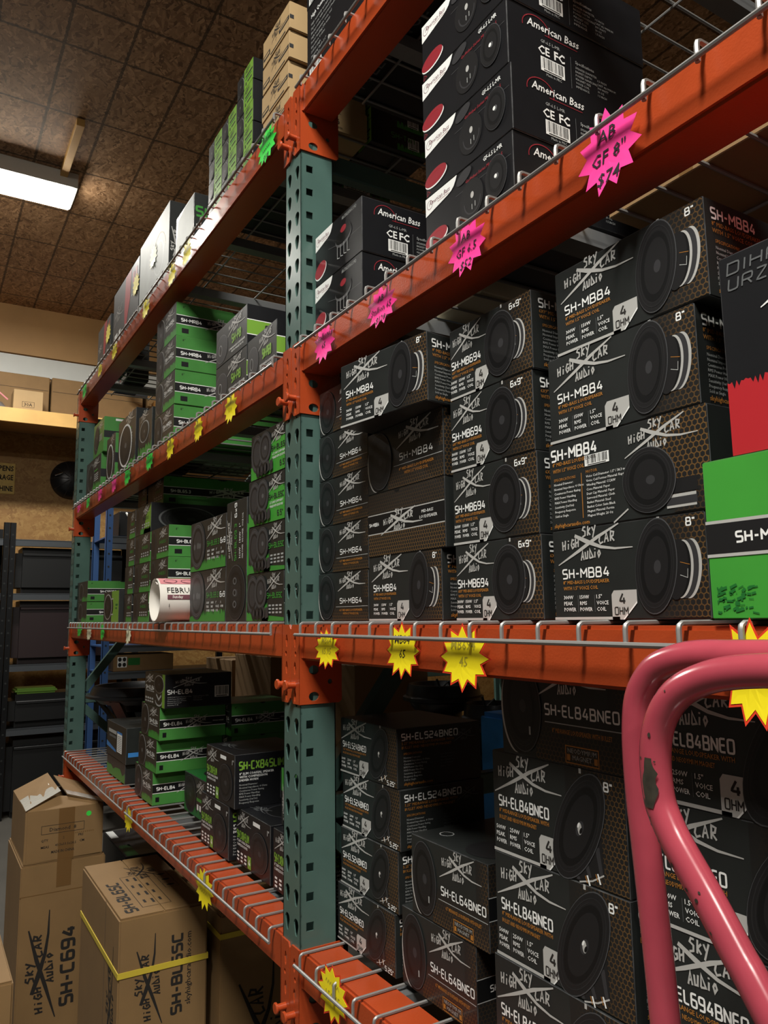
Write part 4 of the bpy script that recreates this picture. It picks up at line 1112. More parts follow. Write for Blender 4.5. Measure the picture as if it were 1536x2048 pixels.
def art_red_big(r, W, D, H):
    p = Print(W, H)
    p.part('red_panel'); p.jag('red_ink', 0.001, W*0.999, 0.001, 0.37*H, 130, 0.13, 1, 12)
    p.part('brand_lettering')
    p.model('DIHAXS', 0.03*W, 0.90*H, 0.055*H, 'dim_ink', 2, w=0.28*W, bold=0.9, slant=0.15); p.model('URZAUDIO', 0.03*W, 0.82*H, 0.055*H, 'dim_ink', 2, w=0.34*W, bold=0.9, slant=0.15)
    p.stroke('white_ink', [(0.21*W, 0.80*H), (0.17*W, 0.76*H), (0.20*W, 0.73*H), (0.13*W, 0.68*H)], [0.002, 0.004, 0.004, 0.001], 2); p.stroke('white_ink', [(0.22*W, 0.72*H), (0.26*W, 0.80*H)], 0.003, 2); p.stroke('white_ink', [(0.23*W, 0.75*H), (0.30*W, 0.77*H)], 0.003, 2)
    p.part('emblem')
    cx, cy, rr_ = 0.30*W, 0.56*H, 0.15*H
    p.arc('dim_ink', cx, cy, rr_, rr_, 0.002, z=2); p.arc('dim_ink', cx, cy, rr_*0.88, rr_*0.88, 0.0012, z=2)
    st = [(cx+rr_*0.88*math.sin(4*PI*k/5+0.2), cy+rr_*0.88*math.cos(4*PI*k/5+0.2)) for k in range(6)]
    p.stroke('dim_ink', st, 0.002, 3)
    p.part('brush_strokes'); p.stroke('white_ink', [(0.15*W, 0.38*H), (0.17*W, 0.42*H), (0.20*W, 0.36*H), (0.22*W, 0.41*H), (0.30*W, 0.43*H)], [0.002, 0.004, 0.002, 0.004, 0.001], 3)
    print_meshes(p, 'front', W, D, H, r)
    p = Print(W, D); p.part('lid_artwork'); p.rect('red_ink', 0.001, 0.001, W-0.001, D-0.001, 0); print_meshes(p, 'top', W, D, H, r)
def art_el64(r, W, D, H):
    back_front(r, W, D, H, 'SH-EL64BNEO', ('6.5" MIDRANGE LOUDSPEAKER WITH BULLET', ''), lx=0.40, mx=0.42, mw=0.55, my=0.40, neo=True, grill=True)
    p = Print(D, H)
    p.part('honeycomb_print'); p.hex(0.001, D, 0.001, 0.999*H, 0.3, 0.2)
    p.part('black_band'); p.rect('pic_black', 0, 0.36*H, D, 0.62*H, 1); p.rect('grey_ink', 0, 0.615*H, D, 0.625*H, 2); p.rect('grey_ink', 0, 0.355*H, D, 0.365*H, 2)
    p.part('model_lettering'); p.model('SH-EL64BNEO', 0.10*D, 0.45*H, 0.07*H, 'white_ink', 3, bold=1.1)
    print_meshes(p, 'right', W, D, H, r)
    p = Print(W, D)
    p.part('lid_artwork'); p.arc('grey_ink', 0.2*W, 0.18*D, 0.06*W, 0.045*D, 0.002, z=2); p.logo(0.42*W, 0.42*D, 0.5*W, 'dim_ink', 2); p.ell('pic_dark', 0.75*W, 0.22*D, 0.22*W, 0.18*D, 0, 1)
    print_meshes(p, 'top', W, D, H, r)
def art_word(r, W, D, H):
    p = Print(W, H)
    p.part('printed_text'); p.rect('grey_ink', 0.10*W, 0.68*H, 0.52*W, 0.78*H, 2); p.rect('dim_ink', 0.14*W, 0.56*H, 0.50*W, 0.63*H, 2)
    p.part('barcode_label'); p.rect('white_ink', 0.55*W, 0.22*H, 0.80*W, 0.74*H, 2)
    for i in range(9): p.rect('dim_ink', 0.58*W, (0.26+0.05*i)*H, 0.77*W, (0.275+0.05*i)*H, 3)
    p.rect('blue_ink', 0.55*W, 0.74*H, 0.80*W, 0.80*H, 2)
    p.part('blue_band'); p.poly('blue_ink', [(0.0, 0.25*H), (0.5*W, 0.18*H), (0.5*W, 0.24*H), (0, 0.4*H)], 1)
    print_meshes(p, 'front', W, D, H, r)
    p = Print(D, H); p.part('blue_band'); p.rect('blue_ink', 0.05*D, 0.20*H, D, 0.32*H, 1); print_meshes(p, 'right', W, D, H, r)
def art_none(r, W, D, H):
    p = Print(W, H); p.part('carton_tape'); p.rect('kraft_tape', 0.46*W, 0.001, 0.54*W, 0.999*H, 1); print_meshes(p, 'front', W, D, H, r)
def art_dark_green(r, W, D, H):
    p = Print(W, H); p.part('carton_artwork'); p.jag('green_ink', 0.001, 0.999*W, 0.001, 0.6*H, 8, 0.5, 1, 2); print_meshes(p, 'front', W, D, H, r)
def art_slim_green(r, W, D, H):
    p = Print(W, H); p.part('carton_artwork'); p.rect('green_ink', 0.001, 0.6*H, 0.999*W, 0.999*H, 1); p.part('brand_logo'); p.logo(0.20*W, 0.05*H, 0.8*H, 'silver_ink', 2, rot=1, k=0.12*W/H/0.8)
    print_meshes(p, 'front', W, D, H, r)

TYPES.update({
 'mb84': (.213, .20, .1065, 'carton_black', art_mb84), 'mb84_back': (.225, .20, .1065, 'carton_black', art_mb84_back), 'mb84_band': (.225, .20, .1065, 'carton_black', art_mb84_band),
 'mb84_spec': (.224, .20, .1065, 'carton_black', art_mb84_spec), 'mb694': (.178, .25, .1065, 'carton_black', art_mb694), 'mb64': (.190, .19, .0885, 'carton_black', art_mb64),
 'el524': (.200, .178, .0985, 'carton_black', art_el524), 'el84b': (.235, .24, .1325, 'carton_black', art_el84b), 'el84b_back': (.225, .22, .1325, 'carton_black', art_el84b_back),
 'el694': (.235, .24, .1275, 'carton_black', art_el694), 'el64': (.195, .24, .1180, 'carton_black', art_el64),
 'bl65c': (.212, .22, .1075, 'carton_black', art_bl65c), 'bl65c_vivid': (.212, .22, .1075, 'carton_black', art_bl65c_vivid), 'bl693': (.290, .22, .1360, 'carton_black', art_bl693), 'bl693_up': (.138, .22, .2930, 'carton_black', art_bl693_up),
 'bl653': (.208, .42, .0995, 'carton_green', art_bl653), 'bl_narrow': (.126, .20, .0995, 'carton_black', art_bl653), 'bl653_dark': (.208, .42, .0995, 'carton_inky', lambda r, W, D, H: art_bl653(r, W, D, H, True)),
 'el84': (.226, .215, .1030, 'carton_green', art_el84), 'el84_dark': (.240, .215, .1030, 'carton_black', art_el84_dark), 'mr84': (.225, .40, .1100, 'carton_green', art_mr84),
 'p8': (.223, .22, .1040, 'carton_black', art_p8), 'p69': (.175, .22, .1070, 'carton_black', art_p69), 'cs': (.250, .30, .0910, 'carton_green', art_cs), 'csf': (.265, .12, .1180, 'carton_black', art_csf),
 'cx': (.212, .20, .1270, 'carton_inky', art_cx), 'cx_green': (.210, .20, .1150, 'carton_black', art_cx_green),
 'ring_tall': (.285, .20, .2300, 'carton_black', art_ring_tall), 'ring_small': (.162, .20, .2050, 'carton_black', art_ring_small), 'ring_oval': (.185, .20, .1780, 'carton_black', art_ring_oval),
 'ring_pair': (.225, .24, .1560, 'carton_green', art_ring_pair), 'ring_low': (.330, .24, .1780, 'carton_black', art_ring_pair),
 'tw_green_short': (.112, .16, .0575, 'carton_black', art_tw_green), 'kraft_tw': (.155, .20, .0670, 'kraft_light', art_kraft_tw), 'tw_green': (.112, .40, .0575, 'carton_black', art_tw_green),
 'ab_gf': (.208, .28, .1000, 'carton_inky', art_ab_gf), 'ab_st': (.190, .26, .1070, 'carton_inky', art_ab_st), 'text_box': (.420, .30, .1640, 'carton_inky', art_text_box),
 'pale': (.400, .085, .2950, 'carton_black', art_pale), 'pale_small': (.190, .060, .1850, 'carton_black', art_pale_small), 'redstripe': (.440, .09, .2750, 'carton_black', art_redstripe),
 'redstripe_small': (.270, .10, .2200, 'carton_black', art_redstripe), 'green_big': (.330, .30, .1460, 'bright_green', art_green_big), 'red_big': (.300, .26, .1900, 'carton_inky', art_red_big),
 'word': (.320, .15, .1280, 'carton_black', art_word), 'plain_kraft': (.255, .30, .1400, 'kraft', art_none), 'filler_black': (.460, .42, .2600, 'carton_inky', art_none), 'dark_green': (.300, .16, .0690, 'carton_black', art_dark_green), 'slim_green': (.100, .15, .1240, 'carton_black', art_slim_green),
})

# ================================================================== THE SETTING
def slab(name, x0, x1, y0, y1, z0, z1, m):
    b = MB(); b.box(x0, x1, y0, y1, z0, z1, m)
    return structure(b.build(name))
slab('floor', -7.1, 6.6, -4.1, 7.1, -0.1, 0.0, 'concrete')
slab('ceiling', -7.1, 6.6, -4.1, 7.1, 4.75, 4.85, 'osb_ceiling')
slab('wall_left', -7.1, -7.0, -4.1, 7.1, 0.0, 4.75, 'osb_wall')
slab('wall_back', -7.0, 6.6, 7.0, 7.1, 0.0, 4.75, 'osb_wall')
slab('wall_right', 6.5, 6.6, -4.1, 7.0, 0.0, 4.75, 'dark_wall')
slab('wall_front', -7.0, 6.5, -4.1, -4.0, 0.0, 4.75, 'dark_wall')
# boards at the top of the left wall
slab('trim_1', -7.0, -6.955, -4.0, 6.9, 4.245, 4.75, 'plywood')
slab('trim_2', -7.0, -6.975, -4.0, 6.9, 4.03, 4.235, 'white_board')

# ================================================================== CEILING LIGHTS
for i, (x, y, z, w) in enumerate(LAMPS):
    t = thing('ceiling_light', ('lit fluorescent fixture on the chipboard ceiling above the left end of the rack',
                               'fluorescent ceiling fixture out of view above the aisle right of the middle post',
                               'added fluorescent ceiling fixture, unseen behind the viewer')[i], 'ceiling light', (x, y, 4.75), 'fluorescent ceiling fixtures')
    b = MB(); b.box(-0.17, 0.17, -0.62, 0.62, -0.11, 0, 'fixture_white'); b.build('housing', t, bevel=0.006)
    b = MB(); b.lathe([(0.0, -0.60), (0.128, -0.60), (0.14, -0.59), (0.14, 0.59), (0.128, 0.60), (0.0, 0.60)], 'tube_glow', 20, (0, 0, -0.11), 'y', (PI, 2*PI))
    o = b.build('diffuser', t, smooth=True); o.scale = (1, 1, 0.45); o.location = (0, 0, -0.06)
b = MB(); b.box(-4.30, -3.53, 0.075, 0.125, 4.70, 4.7495, 'pine')
tag(b.build('wooden_batten', bevel=0.002), 'pale wooden batten screwed to the ceiling beside the lit fixture', 'batten')

# ================================================================== PALLET RACK
IN = 0.0254
LV = {5: 0.9600, 4: 1.5370, 3: 2.0958, 2: 2.6546}
PIT = 2*IN
PW, PD = 0.076, 0.073
BAY = 2.438
def tear(cx, cy, r1=0.0098, r2=0.0050, h=0.020):
    pts = []
    for k in range(9):
        t = -0.3+(PI+0.6)*k/8
        pts.append((cx+r1*math.cos(t), cy+h/2-r1*0.3+r1*math.sin(t)))
    for k in range(4):
        t = PI+PI*k/3
        pts.append((cx+r2*math.cos(t), cy-h/2+r2*0.2+r2*math.sin(t)))
    return pts
def post(mb, x0, y0, front=-1, z1=2.68):
    """perforated column, C section open at the back"""
    n = int(z1/PIT)
    off = (1.55+0.919441) % PIT
    fy = y0 if front < 0 else y0+PD
    th = 0.0025
    for k in range(n):
        za = k*PIT
        zc = za+((off-PIT/2) % PIT)
        zc = za+PIT/2
        outer = [(0, za), (PW, za), (PW, za+PIT), (0, za+PIT)]
        hz = za+((off) % PIT)
        hz = min(max(hz, za+0.0165), za+PIT-0.0165)
        hs = [tear(0.019, zc), tear(PW-0.019, zc)]
        if front < 0:
            mb.plate(outer, hs, lambda u, v, w: (x0+u, y0+w, v), th, 'green_paint')
        else:
            mb.plate(outer, hs, lambda u, v, w: (x0+u, y0+PD-w, v), th, 'green_paint')
        q = 0.0075
        sq = [[(0.019+a*q if front < 0 else PD-0.019+a*q, hz+b*q) for a, b in ((-1, -1), (1, -1), (1, 1), (-1, 1))]]
        out2 = [(0, za), (PD, za), (PD, za+PIT), (0, za+PIT)]
        mb.plate(out2, sq, lambda u, v, w: (x0+PW-w, y0+u, v), th, 'green_paint')
        mb.plate(out2, sq, lambda u, v, w: (x0+w, y0+u, v), th, 'green_paint')
    # return lips at the back
    by = y0+PD-0.002 if front < 0 else y0
    mb.box(x0, x0+0.02, by, by+0.002, 0, n*PIT, 'green_paint')
    mb.box(x0+PW-0.02, x0+PW, by, by+0.002, 0, n*PIT, 'green_paint')

RD = 1.067
def upright(xr, label, protoobj=None):
    """frame whose columns have their right side at xr"""
    if protoobj is not None:
        o = copy_tree(protoobj); o.location = (xr, 0, 0); tag(o, label, 'rack frame'); return o
    t = thing('rack_frame', label, 'rack frame', (xr, 0, 0), 'green rack frames')
    b = MB(); post(b, -PW, 0.0, -1); b.build('front_column', t)
    b = MB(); post(b, -PW, RD-PD, 1); b.build('rear_column', t)
    for z in (0.25, 1.19, 2.515):
        q = 0.022
        b = MB(); b.box(-0.053, -0.023, PD-0.003, RD-PD+0.003, z-q, z+q, 'green_paint'); b.build('cross_brace', t, bevel=0.003)
    for z0, z1, flip in ((0.29, 1.15, 0), (1.23, 2.43, 1)):
        ya, yb = PD, RD-PD
        b = MB(); b.bar((-0.038, ya, z1 if not flip else z0), (-0.038, yb, z0 if not flip else z1), 0.028, 0.036, 'green_paint'); b.build('diagonal_brace', t)
    for y in (-0.012, RD-PD-0.012):
        b = MB(); b.box(-PW-0.02, 0.02, y, y+PD+0.024, 0, 0.006, 'green_paint'); b.build('foot_plate', t)
    return t
fr = upright(0.0, 'green perforated upright frame in the middle of the orange pallet rack')
upright(-PW-BAY, 'green perforated upright frame at the far left end of the orange rack', fr)
upright(PW+BAY, 'green perforated upright frame at the right end of the rack, out of view', fr)

BH = 0.066
def bracket(parent, side, x):
    """angle bracket; side=+1: column stands to the left of the beam end"""
    H = 0.148
    def fx(u, v, w): return (x-side*u, -w, v)
    def slot(cx, cy): return [(cx-0.0055, cy), (cx-0.003, cy+0.009), (cx+0.001, cy+0.012), (cx+0.005, cy+0.002), (cx+0.003, cy-0.010), (cx, cy-0.014), (cx-0.003, cy-0.010)]
    b = MB()
    holes = [slot(0.019, -0.030), slot(0.019, -0.081), slot(0.019, -0.131)]
    circ = [(0.016+0.004*math.cos(2*PI*k/10), -0.055+0.005*math.sin(2*PI*k/10)) for k in range(10)]
    b.plate([(-0.003, -H), (0.026, -H), (0.036, -H+0.010), (0.036, -0.008), (0.031, 0.0), (-0.003, 0.0)], holes+[circ], fx, 0.0035, 'orange_paint')
    ov = [[(0.026+0.011*math.cos(2*PI*k/14), z+0.0085*math.sin(2*PI*k/14)) for k in range(14)] for z in (-0.085, -0.134)]
    sm = [(0.060+0.005*math.cos(2*PI*k/10), -0.108+0.005*math.sin(2*PI*k/10)) for k in range(10)]
    b.plate([(-0.0035, -H), (0.080, -H), (0.085, -H+0.005), (0.085, 0.0), (-0.0035, 0.0)], ov+[sm], lambda u, v, w: (x+side*w, u, v), 0.0035, 'orange_paint')
    o = b.build('end_bracket', parent)
    r = MB()
    for (ux, uz) in ((0.019, -0.113),):
        r.lathe([(0.0, 0.0), (0.0062, 0.0), (0.0062, -0.016), (0.0098, -0.0175), (0.0098, -0.020), (0.0085, -0.0215), (0.0, -0.0215)], 'orange_paint', 14, (x-side*ux, -0.0035, uz), 'y')
    r.build('rivet', o, smooth=True)
    return o
def beam(level, bay, label, back=False, protoobj=None):
    x0 = {'left': -PW-BAY, 'right': 0.0}[bay]
    z = LV[level]
    if protoobj is not None:
        o = copy_tree(protoobj)
        o.location = (x0, RD if back else 0.0, z); o.rotation_euler = (0, 0, 0)
        if back:
            o.location.x = x0+BAY; o.rotation_euler = (0, 0, PI)
        tag(o, label, 'shelf beam', 'orange beams of the pallet rack')
        return o
    t = thing('shelf_beam', label, 'shelf beam', (x0, 0, z), 'orange beams of the pallet rack')
    b = MB()
    b.box(0.0036, BAY-0.0036, 0.002, 0.072, -BH, 0.0, 'orange_paint')
    b.build('crossbar', t, bevel=0.004, seg=2)
    bracket(t, 1, 0.0); bracket(t, -1, BAY)
    w = MB()
    for xx in (0.0045, BAY-0.0045):
        w.tube([(xx, 0.0018, -0.004), (xx, 0.0018, -BH+0.004)], 0.0022, 'orange_paint', 6)
    w.build('weld_bead', t)
    return t
LNAME = {5: 'lowest', 4: 'second', 3: 'third', 2: 'top'}
bproto = None
for bay, bl in (('left', 'left of the middle post'), ('right', 'right of the middle post')):
    for lv in (5, 4, 3, 2):
        o = beam(lv, bay, 'orange front shelf beam %s, %s level from below' % (bl, LNAME[lv]), False, bproto)
        bproto = bproto or o
        beam(lv, bay, 'orange rear shelf beam %s, %s level from below' % (bl, LNAME[lv]), True, bproto)

def wire_deck(protoobj, x0, lv, label):
    if protoobj is not None:
        o = copy_tree(protoobj); o.location = (x0, 0, LV[lv]); tag(o, label, 'wire deck'); return o
    Wd = 1.17
    t = thing('wire_deck', label, 'wire deck', (x0, 0, LV[lv]), 'wire mesh decks')
    b = MB(); r = 0.0027
    n = 19
    for i in range(n):
        x = 0.008+(Wd-0.016)*i/(n-1)
        b.tube([(x, -0.0115, -0.021), (x, -0.0115, -0.003), (x, -0.0105, 0.001), (x, -0.0065, 0.0032), (x, 0.0, 0.0032), (x, RD-0.02, 0.0032)], r, 'zinc_wire', 6)
    b.build('wire_grid', t, smooth=True)
    b = MB(); b.tube([(-0.006, -0.0165, -0.0185), (Wd+0.004, -0.0165, -0.0185)], 0.003, 'zinc_wire', 8); b.build('front_rail', t, smooth=True)
    for y in (0.14, 0.32, 0.50, 0.68, 0.86, 1.0):
        b = MB(); b.tube([(0, y, -0.0022), (Wd, y, -0.0022)], r, 'zinc_wire', 6); b.build('cross_wire', t, smooth=True)
    for x in (0.20, 0.585, 0.97):
        b = MB(); b.box(x-0.018, x+0.018, 0.074, RD-0.074, -0.030, -0.0052, 'steel'); b.build('support_channel', t)
    return t
dproto = None
for lv in (5, 4, 3, 2):
    for x0, where in ((-PW-BAY+0.016, 'far left half'), (-PW-BAY+1.235, 'near the post, left bay'), (0.014, 'near the post, right bay'), (1.232, 'right half, out of view')):
        o = wire_deck(dproto, x0, lv, 'grey wire mesh deck on the %s level, %s' % (LNAME[lv], where))
        dproto = dproto or o

# ================================================================== BOXES ON THE RACK
DK = 0.0062
Z = {k: v+DK for k, v in LV.items()}
ORD = {1: 'bottom one', 2: 'second from bottom', 3: 'third from bottom', 4: 'fourth from bottom', 5: 'fifth from bottom'}
def stack(kinds, xs, y, z, desc, where, group=None, ys=None):
    """a column of cartons, lowest first"""
    n = len(kinds)
    for i, k in enumerate(kinds):
        w = 'the only one' if n == 1 else ('topmost' if i == n-1 else ORD[i+1])
        carton(k, xs[i] if isinstance(xs, (list, tuple)) else xs, ys[i] if ys else y, z, '%s, %s in %s' % (desc, w, where), 'speaker box', group)
        z += TYPES[k][2]+0.0004
    return z
# eye-level shelf, right bay
G = 'black mid-bass speaker boxes on the eye-level shelf'
stack(['mb64']*5, [0.006, 0.008, 0.010, 0.010, 0.012], 0.035, Z[4], 'small left-coned speaker box', 'stack beside the middle post', G)
z = Z[4]
carton('mb84', .199, .035, z, 'black speaker box at the foot of the second stack right of the post', 'speaker box', G); z += .1069
carton('mb84_band', .199, .035, z, 'black honeycomb-faced carton with a dark band across, directly under a shadowed box', 'speaker box', G); z += .1069
carton('mb84_back', .199, .035, z, 'black speaker box in shadow directly beneath the tilted overhanging box', 'speaker box', G); z += .1069
carton('mb84', .226, -.032, z, 'black speaker box turned askew and jutting out over the shelf edge', 'speaker box', G, rz=0.15)
stack(['mb694']*4, [.447, .445, .443, .446], .035, Z[4], 'oval-coned black speaker box', 'third stack from the middle post', G)
z = Z[4]
for i, (k, x, d) in enumerate((('mb84', .645, 'black speaker box with silver badge, bottom of stack left of the green carton'), ('mb84_spec', .645, 'black speaker box with white barcode sticker and specification text, face-on round cone'),
                               ('mb84', .650, 'black speaker box resting on the barcode-stickered box, second from top right'), ('mb84', .669, 'black speaker box at the top of the right-hand stack, just below the orange beam'))):
    carton(k, x, .035, z, d, 'speaker box', G); z += .1069
carton('green_big', .884, .0, Z[4], 'large bright green carton with black band at the right edge of the picture', 'box')
carton('red_big', .913, .005, Z[4]+.1464, 'black and red carton with brushed emblem standing on the large green carton', 'box')
# third level, right bay
stack(['ab_st']*2, [.004, .006], .030, Z[3], 'small red-coned speaker box', 'pair just right of the post')
stack(['ab_gf']*4, [.402, .404, .400, .402], .028, Z[3], 'black red-coned speaker box', 'tall stack above pink star tags')
for i, (k, x, y, d) in enumerate((('plain_kraft', .635, .18, 'plain kraft carton on the third shelf just right of the red-coned stack'), ('plain_kraft', .905, .19, 'plain kraft carton on the third shelf, second right of the red-coned stack'), ('plain_kraft', 1.175, .19, 'plain kraft carton on the third shelf at its right end'),
                               ('filler_black', .02, .56, 'added black carton darkening the third shelf behind the small red-coned pair'), ('filler_black', .50, .56, 'added black carton darkening the third shelf behind the tall red-coned stack'), ('filler_black', .98, .56, 'added black carton darkening the third shelf behind the kraft cartons'))):  # black cartons are added to keep the back of the shelf dark
    carton(k, x, y, Z[3], d, 'box', 'cartons at the back of the third shelf', name='storage_carton')
b = MB(); b.box(0, .135, 0, .22, 0, .05, 'cream')
o = b.build('cream_box', None, bevel=.002); o.location = (.218, .175, Z[3]); tag(o, 'small cream box seen through the wire deck behind the red-cone boxes', 'box')
# top level, right bay
carton('text_box', .004, .012, Z[2], 'black carton with white text and barcode, lower one at the top right of the post', 'box', name='speaker_box')
carton('text_box', .002, .012, Z[2]+.1646, 'black carton with white text, stacked upper one at the top right of the post', 'box', name='speaker_box')
# lowest shelf, right bay
G5 = 'black midrange speaker boxes on the lowest shelf'
stack(['el524']*4, [-.004+.003, .006, .011, .006], 0, Z[5], 'small bullet-coned speaker box', 'low stack right of the post', G5, ys=[.0765, .080, .082, .081])
stack(['el64']*2, [.212, .244], 0, Z[5], 'dark-grilled speaker box', 'low pair beside the bullet-coned stack', G5, ys=[.082, .082])
zz = stack(['el84b']*3, [.461, .466, .466], 0, Z[5], 'large bullet-coned speaker box', 'low stack left of pink handle', G5, ys=[.072, .074, .075])
carton('el84b_back', .490, .075, zz, 'black speaker box with magnet badge on top of the stack left of the pink handle', 'speaker box', G5)
zz = stack(['el694']*3, [.722, .725, .712], 0, Z[5], 'tilted oval-coned speaker box', 'low stack behind the pink handle', G5, ys=[.075, .075, .075])
carton('el84b', .735, .075, zz, 'black speaker box on top of the stack behind the pink handle', 'speaker box', G5)
# eye-level shelf, left bay
GL4 = 'green and black speaker boxes on the left eye-level shelf'
stack(['bl65c', 'bl65c', 'bl65c_vivid', 'bl65c_vivid'], [-.360, -.352, -.353, -.340], .031, Z[4], 'green two-coned box', 'stack just left of the post', GL4)
carton('bl693_up', -.4990, .030, Z[4], 'black speaker box standing upright on end with oval cone at its foot', 'speaker box', GL4)
stack(['bl693']*2, [-.7905, -.792], .030, Z[4], 'wide oval-coned speaker box', 'pair right of the calendar', GL4)
stack(['bl653']*3, [-1.234, -1.230, -1.230], .031, Z[4], 'green-sided speaker box', 'stack behind the rolled calendar', GL4)
stack(['bl653']*3, [-1.452, -1.446, -1.450], .031, Z[4], 'dark-faced speaker box', 'second stack left of the calendar', GL4)
carton('bl653_dark', -1.450, .031, Z[4]+3*.0999, 'black and lime speaker box with round cone on its dark side, fourth up', 'speaker box', GL4)
carton('bl653', -1.482, .079, Z[4]+4*.1000, 'green-sided speaker box on the very top, tucked under the third beam', 'speaker box', GL4)
stack(['bl_narrow']*5, [-1.602, -1.590, -1.584, -1.582, -1.612], .031, Z[4], 'narrow grey-faced speaker box', 'third stack left of the calendar', GL4, ys=[.031, .031, .031, .031, .076])
stack(['cs']*2, [-2.505, -2.50], .020, Z[4], 'flat green box with black band', 'pair by the far left frame', GL4)
carton('csf', -1.885, .018, Z[4], 'small lime-edged speaker box with round ringed cone beside the flat green pair', 'speaker box', GL4)
# third level, left bay
GL3 = 'speaker boxes on the left third shelf'
stack(['mr84']*4, [-1.192, -1.188, -1.186, -1.190], .022, Z[3], 'green-banded box with ringed cone', 'tall stack on third shelf', GL3)
stack(['p8']*2, [-.577, -.577], .022, Z[3], 'lime-lettered grey box', 'third-shelf pair left of the post', GL3)
carton('p69', -.348, .022, Z[3], 'dark grey speaker box with lime lettering, single one nearest the post', 'speaker box', GL3)
carton('ring_tall', -1.775, .030, Z[3], 'tall black box with big white ring around its cone', 'speaker box', GL3)
carton('ring_oval', -1.452, .032, Z[3], 'narrow black box with small grey ring, left of the green-banded stack', 'speaker box', GL3)
carton('ring_small', -1.985, .028, Z[3], 'small black box with thin white ring, left of the tall white-ringed box', 'speaker box', GL3)
carton('ring_low', -2.442, .030, Z[3], 'wide dark box with two cones, lowest by the far left frame, third shelf', 'speaker box', GL3)
carton('ring_pair', -2.305, .032, Z[3]+.1784, 'green-sided box on top of the wide two-cone box by the left frame', 'speaker box', GL3)
b = MB()
b.box(0, .25, 0, .20, 0, .07, 'white_board')  # plain white slab, dark dots underneath
o = b.build('white_panel', None, bevel=.002); o.location = (-1.50, .236, Z[3]); tag(o, 'white perforated panel seen from below through the third wire deck', 'tray')
h = MB()
for i in range(7):
    for j in range(5):
        h.lathe([(0.0, -0.0004), (.006, -0.0004)], 'hole_dark', 8, (.03+.032*i, .03+.035*j, 0))
h.build('perforation', o)
# top level, left bay
GT_ = 'small lime-fronted boxes on the top shelf'
stack(['tw_green_short']*4, -.2105, .228, Z[2], 'small black box with barcode', 'stack hidden behind the kraft stack', GT_)
stack(['kraft_tw']*4, [-.262, -.265, -.256, -.250], 0, Z[2], 'kraft carton with black label', 'stack above the middle post', 'kraft tweeter cartons', ys=[.022, .020, .018, .016])
GT = 'small lime-fronted boxes on the top shelf'
for c, (x, n) in enumerate(((-.438, 5), (-.551, 4), (-.664, 4))):
    stack(['tw_green']*n, [x+.002*((i*7) % 3) for i in range(n)], .020, Z[2], 'small lime box', '%s column left of kraft stack' % ('first', 'second', 'third')[c], GT)
carton('pale_small', -1.018, .030, Z[2], 'smaller dark box with painted lamp sheen beside the small lime boxes, top shelf', 'box')
carton('pale', -1.500, .030, Z[2], 'big dark box, front painted pale for lamp sheen, on the top shelf', 'box')
carton('redstripe', -1.952, .030, Z[2], 'big dark box with red stripe left of the shining pale box', 'box')
carton('redstripe_small', -2.278, .030, Z[2], 'dark red-striped box, third one from the far left end of the top shelf', 'box')
carton('redstripe_small', -2.50+.015, .15, Z[2], 'dark box at the far left end of the top shelf, set back', 'box')
# lowest shelf, left bay
GL5 = 'speaker boxes on the left lowest shelf'
z = stack(['el84']*3, [-1.436, -1.400, -1.372], .051, Z[5], 'green-banded speaker box', 'lit low stack in left bay', GL5)
carton('el84_dark', -1.336, .051, z, 'black speaker box with white barcode on top of the low green-banded stack', 'speaker box', GL5)
stack(['el84']*3, [-1.326, -1.326, -1.326], .2700, Z[5], 'shadowed green-banded box', 'second low stack behind the first', GL5)
z = stack(['dark_green'], -1.890, .052, Z[5], 'dark green-splashed box', 'the spot under the blue-striped box', GL5)
carton('word', -1.895, .050, z, 'black box with white label and blue stripe on the low left shelf', 'box', GL5)
carton('cx', -.752, .060, Z[5], 'black slim speaker box with lime lettering, lower left of three', 'speaker box', GL5)
carton('cx', -.715, .060, Z[5]+.1274, 'black slim speaker box with lime lettering, upper one of three', 'speaker box', GL5)
carton('cx', -.532, .0765, Z[5], 'black slim speaker box with lime lettering, lower right, near the post', 'speaker box', GL5)
carton('cx_green', -1.115, .125, Z[5], 'dark green-lidded speaker box between the lime-lettered and green-banded boxes', 'speaker box', GL5)
carton('slim_green', -.314, .10, Z[5]+.1274, 'narrow box with green top standing behind the post', 'box', GL5)
carton('cx', -.306, .0775, Z[5], 'black slim speaker box half hidden by the middle post', 'speaker box', GL5)

